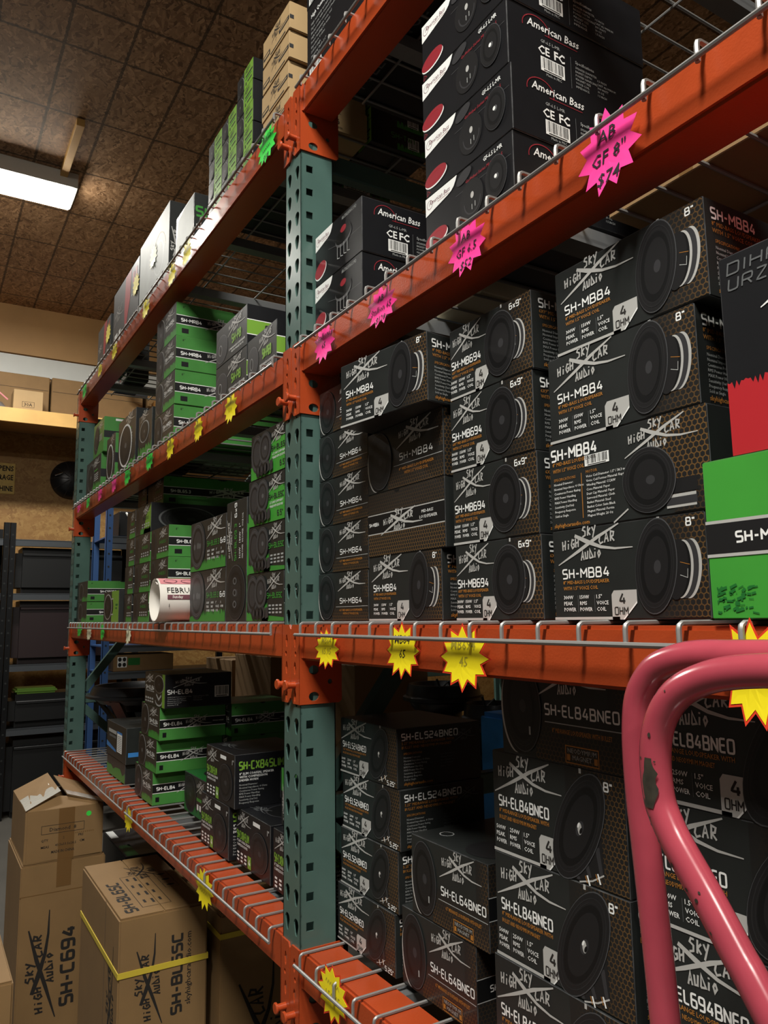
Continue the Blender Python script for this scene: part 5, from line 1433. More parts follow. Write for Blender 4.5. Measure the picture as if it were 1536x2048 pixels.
# ================================================================== STAR PRICE TAGS
def star_tag(x, z, w, h, paper, label, text=(), edge=None, y=-0.0062, ink='marker', n=13, group=None, seed=0, tilt=0.0, name='star_price_tag'):
    r = random.Random(seed)
    pts = []
    for k in range(2*n):
        t = PI/2+PI*k/n+tilt
        q = 1.0+0.10*(r.random()-0.5) if k % 2 == 0 else 0.70+0.05*(r.random()-0.5)
        pts.append((q*math.cos(t), q*math.sin(t)))
    def curl(u, v): return -0.010*(v if v < -0.3 else -0.3)**2*0.35+0.0010*u*u
    def ring_mesh(k, off, m, nm, parent):
        b = MB()
        V = []
        steps = (0.0, 0.35, 0.70, 1.0)
        for d in (off, off-0.0003):
            for s_ in steps:
                for p in pts:
                    u, v = p[0]*s_*k, p[1]*s_*k
                    V.append((u*w/2, curl(u, v)+d, v*h/2))
        F = []
        N = 2*n
        for L in range(2):
            base = L*len(steps)*N
            for i in range(len(steps)-1):
                for j in range(N):
                    F.append((base+i*N+j, base+i*N+(j+1) % N, base+(i+1)*N+(j+1) % N, base+(i+1)*N+j))
        for j in range(N):
            a = (len(steps)-1)*N; c = a+len(steps)*N
            F.append((a+j, a+(j+1) % N, c+(j+1) % N, c+j))
        b.add(V, F, m)
        return b.build(nm, parent)
    root = ring_mesh(1.0, 0.0, edge or paper, name, None)
    root.location = (x, y, z)
    tag(root, label, 'price tag', group)
    if edge:
        ring_mesh(0.90, -0.0005, paper, 'yellow_face', root)
    if text:
        p = Print(w, h)
        for i, t in enumerate(text):
            if t[0] == '~':          # illegible pen strokes
                n_ = len(t)*4
                q_ = [((k/n_-.5)*.42*w, (0.16-0.25*i)*h+(.05*h if k % 2 else -.03*h)*(.6+.5*((k*7) % 5)/5)) for k in range(n_+1)]
                p.stroke(ink, q_, .010*h+.0004, 0)
                continue
            p.text(t, 0.0, (0.12-0.25*i)*h, 0.15*h, ink, 0, 0.004, align='c', slant=0.15)
        b = MB()
        for m, q, zz, st in p.parts['printed_text']:
            b.add([(u, curl(u/(w/2), v/(h/2))-0.0011, v) for u, v in q], [tuple(range(len(q)))], m)
        b.build('handwriting', root)
    return root
Y = 'tag_yellow'; RE = 'tag_red_edge'
GS = 'star shaped price tags'
for i, (x, z, w, h, p, e, tx, ink, lab) in enumerate((
 (.800, 2.052, .088, .098, 'tag_pink', None, ('AB', 'GF 8"', '$74'), 'marker', 'large neon pink star tag reading GF 8 and 74, hung on the right third beam'),
 (.546, 2.052, .086, .080, 'tag_pink', None, ('AB', 'GF 6.5', '$52'), 'marker', 'neon pink star tag reading GF 6.5 and 52, below the red-coned stack'),
 (.319, 2.050, .092, .070, 'tag_pink', None, ('AB', 'Stallion 65', '$128'), 'marker', 'neon pink star tag reading 128 on the right third beam'),
 (.113, 2.054, .086, .074, 'tag_pink', None, ('Stallions', '65'), 'marker', 'small neon pink star tag nearest the middle post on the third beam'),
 (.120, 1.496, .100, .074, Y, RE, ('MB64', '65.95'), 'faded_marker', 'red-edged yellow star tag with faded writing nearest the middle post, second beam'),
 (.366, 1.500, .100, .084, Y, RE, ('MB84', '65'), 'marker', 'red-edged yellow star tag with bold black 65 on the second beam'),
 (.514, 1.495, .112, .088, Y, RE, ('MB694', '45'), 'faded_marker', 'big red-edged yellow star tag with faded 45 on the second beam'),
 (.925, 1.497, .072, .098, Y, RE, (), 'marker', 'red-edged yellow star tag partly behind the pink handle'),
 (.137, .941, .112, .092, Y, RE, ('~~~', '150.45'), 'faded_marker', 'red-edged yellow star tag on the lowest beam right of the post'),
 (-.519, .922, .130, .090, Y, None, ('~~~', '~~'), 'faded_marker', 'yellow star tag on the lowest beam left of the post'),
 (-1.274, .922, .110, .076, Y, None, (), 'marker', 'yellow star tag on the lowest beam above the stacked kraft cartons'),
 (-.170, 2.612, .108, .092, 'tag_green', None, ('TW15', '~~~', '$18'), 'marker', 'bright green star tag on the top beam next to the middle post'),
 (-.772, 2.614, .096, .078, Y, None, (), 'marker', 'pale yellow star tag on the top beam, first left of the green one'),
 (-.926, 2.610, .094, .077, Y, None, (), 'marker', 'yellow star tag on the top beam, second left of the green one'),
 (-1.242, 2.616, .110, .076, Y, None, (), 'marker', 'yellow star tag on the top beam under the big shining pale box'),
 (-1.734, 2.615, .105, .072, Y, None, (), 'marker', 'yellow star tag on the top beam under the big red-striped box'),
 (-2.017, 2.618, .100, .062, Y, None, (), 'marker', 'yellow star tag on the top beam, leftmost of the yellow ones there'),
 (-2.373, 2.622, .110, .078, 'tag_green', None, (), 'marker', 'green star tag at the far left end of the top beam'),
 (-.383, 2.052, .090, .078, Y, None, ('~~', '110'), 'faded_marker', 'yellow star tag on the left third beam, nearest the middle post'),
 (-.631, 2.054, .080, .074, Y, None, ('~~', '~~'), 'faded_marker', 'yellow star tag on the left third beam, second from the middle post'),
 (-.897, 2.058, .082, .080, Y, None, ('~~~', '~~'), 'faded_marker', 'yellow star tag on the left third beam, third from the middle post'),
 (-1.137, 2.062, .098, .072, 'tag_green', None, ('~~', '~~'), 'marker', 'green star tag on the left third beam beside the yellow ones'),
 (-1.440, 2.063, .098, .078, 'tag_green', None, ('~~', '~~'), 'marker', 'green star tag on the left third beam, next to the pink ones'),
 (-1.658, 2.065, .088, .075, 'tag_pink', None, (), 'marker', 'pink star tag on the left third beam, right one of the far pair'),
 (-1.919, 2.067, .090, .070, 'tag_pink', None, (), 'marker', 'pink star tag on the left third beam, left one of the far pair'),
 (-2.175, 2.066, .084, .062, 'tag_green', None, (), 'marker', 'small green star tag on the third beam by the far left frame'),
 (-2.394, 2.072, .090, .058, 'tag_pink', None, (), 'marker', 'pink star tag at the very left end of the third beam'),
 (-2.259, 1.512, .110, .064, 'tag_green', None, (), 'marker', 'leftmost green star tag on the left second beam'),
 (-2.040, 1.499, .110, .062, 'tag_pale', None, (), 'marker', 'pale cream star tag on the left second beam'),
 (-1.774, 1.508, .080, .066, 'tag_green', None, (), 'marker', 'green star tag on the left second beam right of the cream one'),
 (-1.351, 1.503, .076, .072, 'tag_pale', None, (), 'marker', 'pale green-backed star tag on the left second beam, nearest the middle post'))):
    star_tag(x, z, w, h, p, lab, tx, e, ink=ink, n=(11 if w < .095 else 12), group=GS, seed=i)
for x, z, p, lab in ((-1.30, 2.838, 'tag_pale', 'pale star sticker on the front of the big shining pale box'), (-1.555, 2.832, 'tag_yellow', 'yellow star sticker on the big red-striped box'),
                     (-2.05, 2.80, 'tag_yellow', 'yellow star sticker on the smaller red-striped box')):
    star_tag(x, z, .105, .092, p, lab, (), None, y=0.0285, seed=int(-x*100), group='star stickers on top shelf boxes')

# ================================================================== THINGS ON THE SHELVES
# rolled wall calendar, opening towards the aisle
t = thing('rolled_calendar', 'rolled paper calendar showing February lying on the left eye-level shelf', 'calendar', (-.914, -.036, Z[4]))
cr = 0.063
b = MB()
prof = []
for k in range(64):
    a = -0.5+k*2*PI*2.15/63
    rr = cr-0.0013*k/63*4-(0.010 if k > 58 else 0)*((k-58)/6)
    prof.append((rr*math.sin(a), cr+rr*math.cos(a)))
V = []
for y in (0, .28):
    V += [(px, y, pz) for px, pz in prof]
N = len(prof)
b.add(V, [(i, i+1, N+i+1, N+i) for i in range(N-1)], 'paper')
o = b.build('rolled_pages', t, smooth=True)
def wrap(pr, parent):
    for pname, items in pr.parts.items():
        b = MB()
        for m, pts, zz, st in items:
            rr = cr+0.0006+0.00012*zz
            if len(pts) == 4 and m in ('pink_paper', 'plum_ink', 'paper') and zz < 2:
                (u0, v0), (u1, v1) = pts[0], pts[2]
                n = 8
                b.add([(rr*math.sin((v0+(v1-v0)*i/n)/cr), u, cr+rr*math.cos((v0+(v1-v0)*i/n)/cr)) for i in range(n+1) for u in (u0, u1)], [(2*i, 2*i+1, 2*i+3, 2*i+2) for i in range(n)], m)
            else:
                b.add([(rr*math.sin(v/cr), u, cr+rr*math.cos(v/cr)) for u, v in pts], [tuple(range(len(pts)))], m)
        b.build(pname, parent)
p = Print(.28, .2)
def down(pts): return pts
p.part('picture_band'); p.poly('pink_paper', [(0.004, 0.012), (.27, 0.012), (.27, 0.049), (0.004, 0.049)], 0)
for i in range(4):
    p.ell('plum_ink', .035+.05*i, .036, .020, .011, 0, 2); p.ell('pink_paper', .035+.05*i, .036, .013, .007, 0, 3)
p.part('month_name')
q = Print(.28, .2); q.text('FEBRUARY', 0, 0, .0165, 'plum_ink', 2, 0.0); 
for m, pts, zz, st in q.parts['printed_text']: p.poly('ink', [(u+.020, .079-v) for u, v in pts], 2)
p.part('weekday_band'); p.poly('plum_ink', [(.020, .085), (.27, .085), (.27, .098), (.020, .098)], 0)
q = Print(.28, .2); q.text('Sunday', 0, 0, .0075, 'paper', 3, 0.02); q.text('Monday', .10, 0, .0075, 'paper', 3, 0.02)
for m, pts, zz, st in q.parts['printed_text']: p.poly('paper', [(u+.034, .0945-v) for u, v in pts], 3)
p.part('day_numbers')
q = Print(.28, .2); q.text('1', 0, 0, .010, 'ink', 3); q.text('2', .105, 0, .010, 'ink', 3)
for m, pts, zz, st in q.parts['printed_text']: p.poly('ink', [(u+.025, .120-v) for u, v in pts], 3)
wrap(p, t)

# big loose subwoofer at the left end of the lowest shelf
def subwoofer(name, label, loc, R, hgt, rz=0, flip=False):
    t = thing(name, label, 'loudspeaker', loc, None, rz)
    b = MB(); b.lathe([(0.0, 0), (R*.44, 0), (R*.46, .006), (R*.46, .055), (R*.43, .06), (R*.43, .066), (R*.46, .07), (R*.46, .10), (R*.40, .105), (R*.30, .115)], 'cone_black', 40)
    b.build('magnet', t, smooth=True)
    b = MB()
    for k in range(6):
        a = 2*PI*k/6+.2
        b.bar((R*.34*math.cos(a), R*.34*math.sin(a), .10), (R*.80*math.cos(a), R*.80*math.sin(a), hgt-.03), .05, .014, 'cone_black', (math.cos(a), math.sin(a), 0.3))
    b.lathe([(R*.28, .10), (R*.40, .10), (R*.40, .115), (R*.28, .115)], 'cone_black', 36)
    b.lathe([(R*.74, hgt-.05), (R*.84, hgt-.03), (R*.84, hgt-.02), (R*.74, hgt-.04)], 'cone_black', 36)
    b.build('basket', t, smooth=True)
    b = MB(); b.lathe([(R*.78, hgt-.03), (R, hgt-.022), (R*1.0, hgt-.012), (R*.93, hgt-.008), (R*.90, hgt+.012), (R*.86, hgt+.026), (R*.80, hgt+.026), (R*.76, hgt+.006), (R*.70, hgt-.01)], 'cone_black', 48)
    b.build('surround', t, smooth=True)
    b = MB(); b.lathe([(R*.72, hgt-.008), (R*.30, hgt-.09), (R*.27, hgt-.075), (0.0, hgt-.055)], 'pic_dark', 40); b.build('cone', t, smooth=True)
    b = MB(); b.tube([(R*.42, -.06, .16), (R*.46, -.05, .13), (R*.44, -.02, .15), (R*.47, .0, .12)], .004, 'rubber', 6); b.build('lead_wire', t, smooth=True)
    return t
subwoofer('subwoofer', 'large bare black subwoofer lying face up at the left end of the low shelf', (-2.285, .275, Z[5]), .238, .268)
# gear deep on the lowest shelf behind the middle post
for x, y, w, d, h, m, lab in ((-.80, .66, .30, .26, .235, 'carton_inky', 'black box deep on the low shelf behind the middle post'), (-.49, .66, .145, .26, .20, 'carton_inky', 'black box beside another one deep behind the middle post, right one'),
                              (-1.30, .66, .32, .30, .42, 'kraft', 'kraft carton deep on the left low shelf behind the post bracket'),
                              (-2.36, .60, .36, .34, .40, 'kraft', 'dark kraft carton deep on the low shelf behind the loose subwoofer'), (-1.96, .60, .40, .34, .43, 'kraft', 'dark kraft carton deep on the low shelf behind the green-banded stacks')):
    b = MB(); b.box(-w/2, w/2, -d/2, d/2, 0, h, m)
    o = b.build('storage_box', bevel=.002); o.location = (x+w/2, y+d/2, Z[5])
    tag(o, lab, 'box')
    if m == 'carton_inky':
        p = Print(w, h); p.part('blue_artwork'); p.rect('blue_ink', .01*w, .02*h, .35*w, .5*h, 1); p.ell('silver_ink', .55*w, .45*h, .1*w, .18*h, 0, 2); p.ell('pic_black', .55*w, .43*h, .07*w, .13*h, 0, 3); p.rect('grey_ink', .06*w, .8*h, .5*w, .86*h, 2)
        print_meshes(p, 'front', w, d, h, o)
    else:
        p = Print(w, d); p.part('carton_tape'); p.rect('kraft_tape', .45*w, 0, .55*w, d, 1); print_meshes(p, 'top', w, d, h, o)
subwoofer('loudspeaker', 'bare black loudspeaker lying on the black boxes deep behind the post', (-.65, .79, Z[5]+.2352), .125, .115)
subwoofer('loudspeaker', 'smaller bare loudspeaker lying on the right-hand deep black box', (-.4175, .79, Z[5]+.2004), .085, .11)
b = MB(); b.box(-.11, .11, -.13, .13, 0, .33, 'blue_plastic')
o = b.build('blue_bin', bevel=.012, seg=2); o.location = (-.215, .80, Z[5]); tag(o, 'bright blue plastic bin deep on the low shelf beside the bare loudspeakers', 'bin')

# ================================================================== KRAFT CARTONS ON THE FLOOR
def floor_carton(x0, y0, W, D, H, label, prints, strap=None, tape=True, z0=0.0, name='kraft_carton', opened=False, m='kraft'):
    t = thing(name, label, 'carton', (x0+W/2, y0+D/2, z0), None)
    b = MB()
    th = .005
    b.box(-W/2, W/2, -D/2, D/2, 0, H if not opened else .004, m)
    if opened:
        b = MB()
        b.box(-W/2, W/2, -D/2, D/2, 0, .005, m)
        b.box(-W/2, W/2, -D/2, -D/2+th, .005, H, m); b.box(-W/2, W/2, D/2-th, D/2, .005, H, m)
        b.box(-W/2, -W/2+th, -D/2+th, D/2-th, .005, H, m); b.box(W/2-th, W/2, -D/2+th, D/2-th, .005, H, m)
    body = b.build('carton_body', t, bevel=.004 if not opened else .0015, seg=2)
    if not opened:
        for s_ in (-1, 1):
            b = MB(); b.box(-W/2+.004, W/2-.004, s_*.002 if s_ > 0 else -D/2+.004, D/2-.004 if s_ > 0 else -.002, H, H+.0035, m); b.build('top_flap', t, bevel=.001)
        if tape:
            b = MB(); b.box(-W/2-.0006, W/2+.0006, -.026, .026, H+.0035, H+.0042, 'kraft_tape'); b.box(W/2, W/2+.0007, -.026, .026, H-.09, H+.0042, 'kraft_tape'); b.build('packing_tape', t)
    if strap:
        b = MB(); e = .0022; s_ = .0075
        for q in (1, -1):
            b.box(-W/2-e, W/2+e, q*(D/2+e/2)-e/2, q*(D/2+e/2)+e/2, strap-s_, strap+s_, 'strap_yellow'); b.box(q*(W/2+e/2)-e/2, q*(W/2+e/2)+e/2, -D/2, D/2, strap-s_, strap+s_, 'strap_yellow')
        b.build('yellow_strap', t)
    for face, fn in prints.items():
        p = Print(*{'front': (W, H), 'right': (D, H), 'top': (W, D)}[face]); fn(p)
        print_meshes(p, face, W, D, H if face != 'top' else H+.0036, t)
    return t
def pr_c694(p):
    p.part('brand_logo'); p.logo(.140, .10, .38, 'ink', 1, rot=1, k=.28)
    p.part('model_lettering'); p.model('SH-C694', .196, .135, .042, 'ink', 1, w=.27, rot=1, bold=1.5)
    p.part('crease'); p.rect('kraft_tape', 0, .538, .30, .541, 0)
def pr_bl(p):
    p.part('brand_logo'); p.logo(.122, .46, .235, 'ink', 1, rot=1, k=.32)
    p.part('model_lettering'); p.model('SH-BL65C', .172, .475, .026, 'ink', 1, w=.205, rot=1, bold=1.6)
    p.part('printed_text'); p.text('skyhighcaraudio.com', .198, .49, .015, 'ink', 1, 0.01, w=.19, rot=1)
def pr_bl_front(p):
    p.part('brand_logo'); p.logo(.505, .36, .30, 'ink', 1, rot=1, k=.33)
    p.part('crease'); p.rect('kraft_tape', .36, 0, .366, .75, 0)
def pr_bl_top(p):
    p.part('brand_logo'); p.logo(.24, .20, .17, 'ink', 1, rot=2, k=.55)
    p.part('model_lettering'); p.model('SH-BL65C', .50, .058, .030, 'ink', 1, w=.27, rot=2, bold=1.5)
    p.part('handling_marks')
    for i in range(3): p.stroke('ink', [(.20+.055*i, .175), (.245+.055*i, .175), (.245+.055*i, .215), (.20+.055*i, .215), (.20+.055*i, .175)], .0016, 1); p.ell('ink', .222+.055*i, .195, .008, .012, 0, 1)
    p.part('shipping_table'); p.stroke('ink', [(.19, .075), (.48, .075), (.48, .155), (.19, .155), (.19, .075)], .0016, 1)
    for i in range(3):
        for j in range(4): p.rect('ink', .21+.07*j, .088+.022*i, .235+.07*j+.01*(i % 2), .095+.022*i, 1)
def pr_k3(p):
    p.part('brand_logo'); p.logo(.215, .22, .36, 'ink', 1, rot=1, k=.45)
def pr_diamond(p):
    p.part('printed_box'); p.stroke('ink', [(.058, .102), (.210, .102), (.210, .132), (.058, .132), (.058, .102)], .0016, 1)
    p.part('printed_text'); p.text('Diamond  8', .134, .110, .0135, 'ink', 1, 0.01, align='c', w=.095)
    for i in range(12): p.rect('kraft_tape', .165+.007*i, .0905, .168+.007*i, .0955, 1); 
    p.text('QTY', .058, .075, .0085, 'ink', 1, 0.02); p.text('2', .135, .078, .0085, 'ink', 1); p.text('PRS', .190, .080, .0085, 'ink', 1, 0.02)
    p.text('MEAS', .058, .051, .0085, 'ink', 1, 0.02); p.text('43.5x33.5x28.5', .108, .054, .0085, 'ink', 1, 0.01, w=.075); p.text('CM', .195, .058, .0085, 'ink', 1, 0.02)
    p.text('MADE IN CHINA', .095, .030, .0095, 'ink', 1, 0.02, w=.082)
    p.part('packing_tape'); p.rect('kraft_tape', .118, .0, .175, .190, 0)
    p.part('green_dot_sticker'); p.ell('tag_green', .226, .158, .0095, .0095, 0, 2)
floor_carton(-2.380, -.235, .455, .300, .646, 'tall kraft carton with cross emblem supporting the taped open carton', {'right': pr_c694})
t = floor_carton(-2.352, -.228, .425, .280, .190, 'open kraft carton with green dot, flaps tented up, on the tall carton', {'right': pr_diamond}, z0=.6502, opened=True)
b = MB()
W2, D2, H2 = .4225/2, .140, .190
for s_, ridge in ((-1, -.012), (1, .012)):
    b = MB()
    a0 = (-W2, s_*D2, H2); a1 = (W2, s_*D2, H2)
    c1 = (W2-.05, ridge, H2+.050 if s_ < 0 else H2+.036); c0 = (-W2+.02, ridge, H2+.062 if s_ < 0 else H2+.050)
    up_ = .0045
    v = [a0, a1, c1, c0]+[(q[0], q[1], q[2]+up_) for q in (a0, a1, c1, c0)]
    b.add(v, [(0, 1, 2, 3), (7, 6, 5, 4), (0, 4, 5, 1), (1, 5, 6, 2), (2, 6, 7, 3), (3, 7, 4, 0)], 'kraft')
    fl = b.build('top_flap', t)
    b = MB()
    v = []
    nn = 14
    rr = random.Random(5)
    for i in range(nn+1):
        f = i/nn
        if s_ < 0:
            p0 = Vector(a1)*(1-f)+Vector(c1)*f; p1 = p0+Vector((-.20, 0, .002))
        else:
            p0 = Vector(c1)*(1-f)+Vector(a1)*f; p1 = p0+Vector((-.085, 0, .002))
        for q in (p0+Vector((.004, 0, up_+.001)), (p0+p1)/2+Vector((0, 0, up_+.0015+.003*rr.random())), p1+Vector((.006*rr.random(), 0, up_+.001))):
            v.append(tuple(q))
    b.add(v, [(3*i+j, 3*i+j+1, 3*i+3+j+1, 3*i+3+j) for i in range(nn) for j in range(2)], 'clear_tape')
    b.build('crumpled_tape', fl, smooth=True)
    if s_ < 0:
        b = MB()
        def onflap(u, w): 
            p0 = Vector(a0)*(1-u)+Vector(a1)*u; p1 = Vector(c0)*(1-u)+Vector(c1)*u
            return tuple(p0*(1-w)+p1*w+Vector((0, 0, up_+.0012)))
        b.add([onflap(.45, .35), onflap(.45, .85), onflap(.54, .85), onflap(.54, .35)], [(0, 1, 2, 3)], 'paper'); b.build('white_label', fl)
b = MB(); v = [(W2, -D2+.006, H2-.001), (W2, D2-.006, H2-.001), (W2-.055, .035, H2+.026), (W2-.055, -.03, H2+.034)]; v += [(x-.003, y, z+.003) for x, y, z in v]
b.add(v, [(0, 1, 2, 3), (7, 6, 5, 4), (0, 4, 5, 1), (1, 5, 6, 2), (2, 6, 7, 3), (3, 7, 4, 0)], 'kraft'); b.build('end_flap', t)
floor_carton(-1.455, -.105, .535, .245, .746, 'strapped kraft carton with cross emblem on the floor below the low beam', {'right': pr_bl, 'front': pr_bl_front, 'top': pr_bl_top}, strap=.605, tape=False)
floor_carton(-1.36, .165, .480, .235, .715, 'strapped kraft carton half hidden behind the middle post base', {'right': pr_k3}, strap=.66)
floor_carton(-1.26, -.70, .445, .328, .696, 'kraft carton cut off at the lower left corner of the picture', {}, tape=True)
for i, (x, y, w, d, h, lab) in enumerate(((-2.44, .16, .44, .45, .60, 'black carton on the floor below the low shelf, left one'), (-1.92, .46, .42, .45, .66, 'black carton on the floor below the low shelf, right one'))):
    b = MB(); b.box(-w/2, w/2, -d/2, d/2, 0, h, 'carton_inky'); o = b.build('black_carton', bevel=.003)
    o.location = (x+w/2, y+d/2, 0); tag(o, lab, 'box')
    p = Print(w, d); p.part('lid_artwork'); p.ell('pic_mid', w/2, d/2, w*.42, d*.42, 0, 1); p.ell('pic_dark', w/2, d/2, w*.36, d*.36, 0, 2); p.rect('white_ink', .02*w, .02*d, .3*w, .09*d, 1); p.rect('deep_green_ink', .6*w, .02*d, .98*w, .12*d, 1)
    print_meshes(p, 'top', w, d, h, o)

# ================================================================== PINK HAND CART
t = thing('hand_cart', 'scuffed pink tubular push cart whose bent handle stands before the rack', 'cart', (1.40, -.12, 0))
def smooth_path(P, n=6):
    out = []
    for i in range(len(P)-1):
        p0 = Vector(P[max(i-1, 0)]); p1 = Vector(P[i]); p2 = Vector(P[i+1]); p3 = Vector(P[min(i+2, len(P)-1)])
        for k in range(n):
            s_ = k/n
            out.append(0.5*((2*p1)+(-p0+p2)*s_+(2*p0-5*p1+4*p2-p3)*s_*s_+(-p0+3*p1-3*p2+p3)*s_**3))
    out.append(Vector(P[-1]))
    return out
TA = [(1.35, 1.514), (1.20, 1.514), (1.08, 1.513), (1.023, 1.511), (.990, 1.507), (.967, 1.500), (.950, 1.490), (.939, 1.478), (.932, 1.465), (.928, 1.450), (.927, 1.432), (.929, 1.411), (.935, 1.396), (.944, 1.381), (.964, 1.354), (.986, 1.322), (1.005, 1.295), (1.10, 1.150), (1.16, 1.04), (1.18, .94), (1.18, .60), (1.18, .215)]
TB = [(1.35, 1.519), (1.20, 1.519), (1.06, 1.519), (.975, 1.518), (.945, 1.517), (.924, 1.513), (.907, 1.506), (.895, 1.495), (.887, 1.482), (.883, 1.466), (.881, 1.440), (.882, 1.400), (.886, 1.350), (.893, 1.250), (.900, 1.10), (.905, .70), (.905, .215)]
TR = 0.0117
for P, y, nm in ((TA, -.14, 'braced_handle_tube'), (TB, -.107, 'handle_tube')):
    full = [(2*1.40-a, b_) for a, b_ in reversed(P)]+P
    b = MB(); b.tube([(q.x-1.40, y+.12, q.z) for q in smooth_path([(a, 0, c) for a, c in full])], TR, 'pink_paint', 16)
    o = b.build(nm, t, smooth=True)
    if y == -.14:
        b = MB()
        rr = random.Random(3)
        n1, n2 = 10, 6
        V = []; F = []
        for i in range(n1+1):
            zz = 1.407+.036*i/n1
            xc = .9285+.0004*abs(i-5)
            wdt = math.sin(PI*min(max(i/n1, .06), .94))**.5*(.85+.3*rr.random())
            for j in range(n2+1):
                a = 4.52+(j/n2-.5)*1.7*wdt
                V.append((xc-1.40+(TR+.0005)*math.cos(a), -.02+(TR+.0005)*math.sin(a), zz))
        for i in range(n1):
            for j in range(n2): F.append((i*7+j, i*7+j+1, i*7+8+j, i*7+7+j))
        b.add(V, F, 'chip_rust'); b.build('chipped_patch', o, smooth=True)
        for i in range(26):
            k = rr.randrange(5, 15); xa, za = TA[k]; xb_, zb_ = TA[k+1]; f = rr.random()
            xx, zz = xa+(xb_-xa)*f, za+(zb_-za)*f
            d = Vector((xb_-xa, 0, zb_-za)).normalized(); nrm = Vector((d.z, 0, -d.x)); a = rr.uniform(-2.2, .6)
            c = Vector((xx-1.40, -.02, zz))+(nrm*math.sin(a)*-1+Vector((0, -1, 0))*abs(math.cos(a)))*(TR+.0004)
            nv = (c-Vector((xx-1.40, -.02, zz))).normalized(); tv = nv.cross(d); s1 = rr.uniform(.0006, .0018); s2 = s1*rr.uniform(.8, 2.0)
            m_ = MB(); m_.add([tuple(c+d*s2*math.cos(2*PI*q/7)*rr.uniform(.6, 1)+tv*s1*math.sin(2*PI*q/7)) for q in range(7)], [tuple(range(7))], 'chip_rust'); m_.build('paint_chip', o)
b = MB(); b.box(-.52, .52, -.33, .06, .19, .215, 'pink_paint'); b.build('platform', t, bevel=.004)
for x in (-.42, .42):
    for y in (-.27, .0):
        b = MB(); b.lathe([(.012, -.016), (.075, -.016), (.08, -.010), (.08, .010), (.075, .016), (.012, .016)], 'rubber', 24, (x, y, .08), 'y'); w_ = b.build('wheel', t, smooth=True)
        b = MB(); b.box(x-.015, x+.015, y-.028, y-.022, .07, .19, 'steel'); b.box(x-.015, x+.015, y+.022, y+.028, .07, .19, 'steel'); b.tube([(x, y-.03, .08), (x, y+.03, .08)], .008, 'steel', 8); b.build('caster_fork', t)

# ================================================================== FAR LEFT WALL AND STORAGE
# loft shelf
t = thing('loft_shelf', 'pale timber loft shelf high on the left wall', 'shelf', (-6.55, 0, 3.33))
b = MB(); b.box(.41, .45, -3.9, 2.6, 0, .127, 'pine'); b.build('edge_board', t)
b = MB(); b.box(-.44, .41, -3.9, 2.6, .105, .127, 'plywood'); b.build('shelf_board', t)
for y in (-2.5, -1.3, -.1, 1.1, 2.3):
    b = MB(); b.box(-.44, .41, y-.02, y+.02, 0, .105, 'pine'); b.build('joist', t)
for i, (y0, y1) in enumerate(((-1.6, -.62), (-.60, .36), (.38, 1.25), (1.3, 2.2))):
    b = MB(); b.box(0, .5, y0, y1, 0, .430+.006*i, 'kraft'); o = b.build('large_kraft_carton', bevel=.006); o.location = (-6.98, 0, 3.4572)
    b = MB(); b.box(.5003, .5013, y0+.01, y1-.01, .30, .303, 'ink'); b.build('carton_seam', o)
    tag(o, 'large kraft carton on the loft shelf, %s' % ('first from the left, out of view', 'directly behind the small 30A carton', 'next one right of the 30A carton', 'far one hidden behind the rack')[i], 'carton', 'large cartons on the loft shelf')
b = MB(); b.box(0, .22, .025, .275, 0, .205, 'kraft_light'); o = b.build('small_kraft_carton', bevel=.004); o.location = (-6.42, 0, 3.4572); tag(o, 'small kraft carton marked 30A at the edge of the loft shelf', 'carton')
b = MB(); q = Print(.25, .205); q.text('30A', .125, .055, .03, 'ink', 1, .01, align='c'); q.stroke('ink', [(.075, .045), (.175, .045), (.175, .095), (.075, .095), (.075, .045)], .003, 1)
for m, pts, zz, st in q.parts['printed_text']: b.add([(.2206, .025+u, v) for u, v in pts], [tuple(range(len(pts)))], m)
b.build('printed_mark', o)
b = MB()
rr = random.Random(9)
V = []
nu, nv = 22, 10
for i in range(nu+1):
    for j in range(nv+1):
        u = i/nu; w = j/nv*PI
        k = math.sin(PI*min(max(u, .04), .96))**.6
        V.append((.16*math.cos(w)*k+.012*rr.random(), -.62+.62*u, .003+(.17*math.sin(w)*k*(.75+.3*rr.random()) if 0 < j < nv else 0)))
b.add(V, [(i*(nv+1)+j, i*(nv+1)+j+1, (i+1)*(nv+1)+j+1, (i+1)*(nv+1)+j) for i in range(nu) for j in range(nv)], 'silver_bag')
o = b.build('plastic_bag', smooth=True); o.location = (-6.30, 0, 3.4572); tag(o, 'crumpled clear plastic bag with pink edge lying on the loft shelf', 'bag')
b = MB(); b.tube([(.10, -.60, .10), (.11, -.35, .165), (.10, -.1, .16), (.08, -.02, .10)], .008, 'pink_paper', 6); b.build('pink_seal', o, smooth=True)
# sign, dish, pipe
t = thing('wall_sign', 'brass coloured sign with dark stencil lettering on the particle board wall', 'sign', (-6.998, -.23, 2.96))
b = MB(); b.box(0, .006, -.375, .375, -.155, .155, 'brass_sign'); b.build('sign_plate', t, bevel=.002)
q = Print(.75, .31)
for i, s_ in enumerate(('HAPPENS', 'GARAGE', 'MACHINE')): q.text(s_, .735, (.232, .142, .03)[i], .050, 'ink', 1, .03, align='r', w=(.245, .205, .235)[i])
b = MB()
for m, pts, zz, st in q.parts['printed_text']: b.add([(.0068, u-.375, v-.155) for u, v in pts], [tuple(range(len(pts)))], m)
b.build('stencil_lettering', t)
t = thing('wall_dish', 'dark ribbed round dish hanging on the particle board wall beside the rack', 'dish', (-6.99, .66, 2.99))
b = MB(); b.lathe([(.19, .0), (.195, .02), (.16, .07), (.09, .10), (.03, .11), (0, .11)], 'cone_black', 30, (0, 0, 0), 'x'); b.build('dish_body', t, smooth=True)
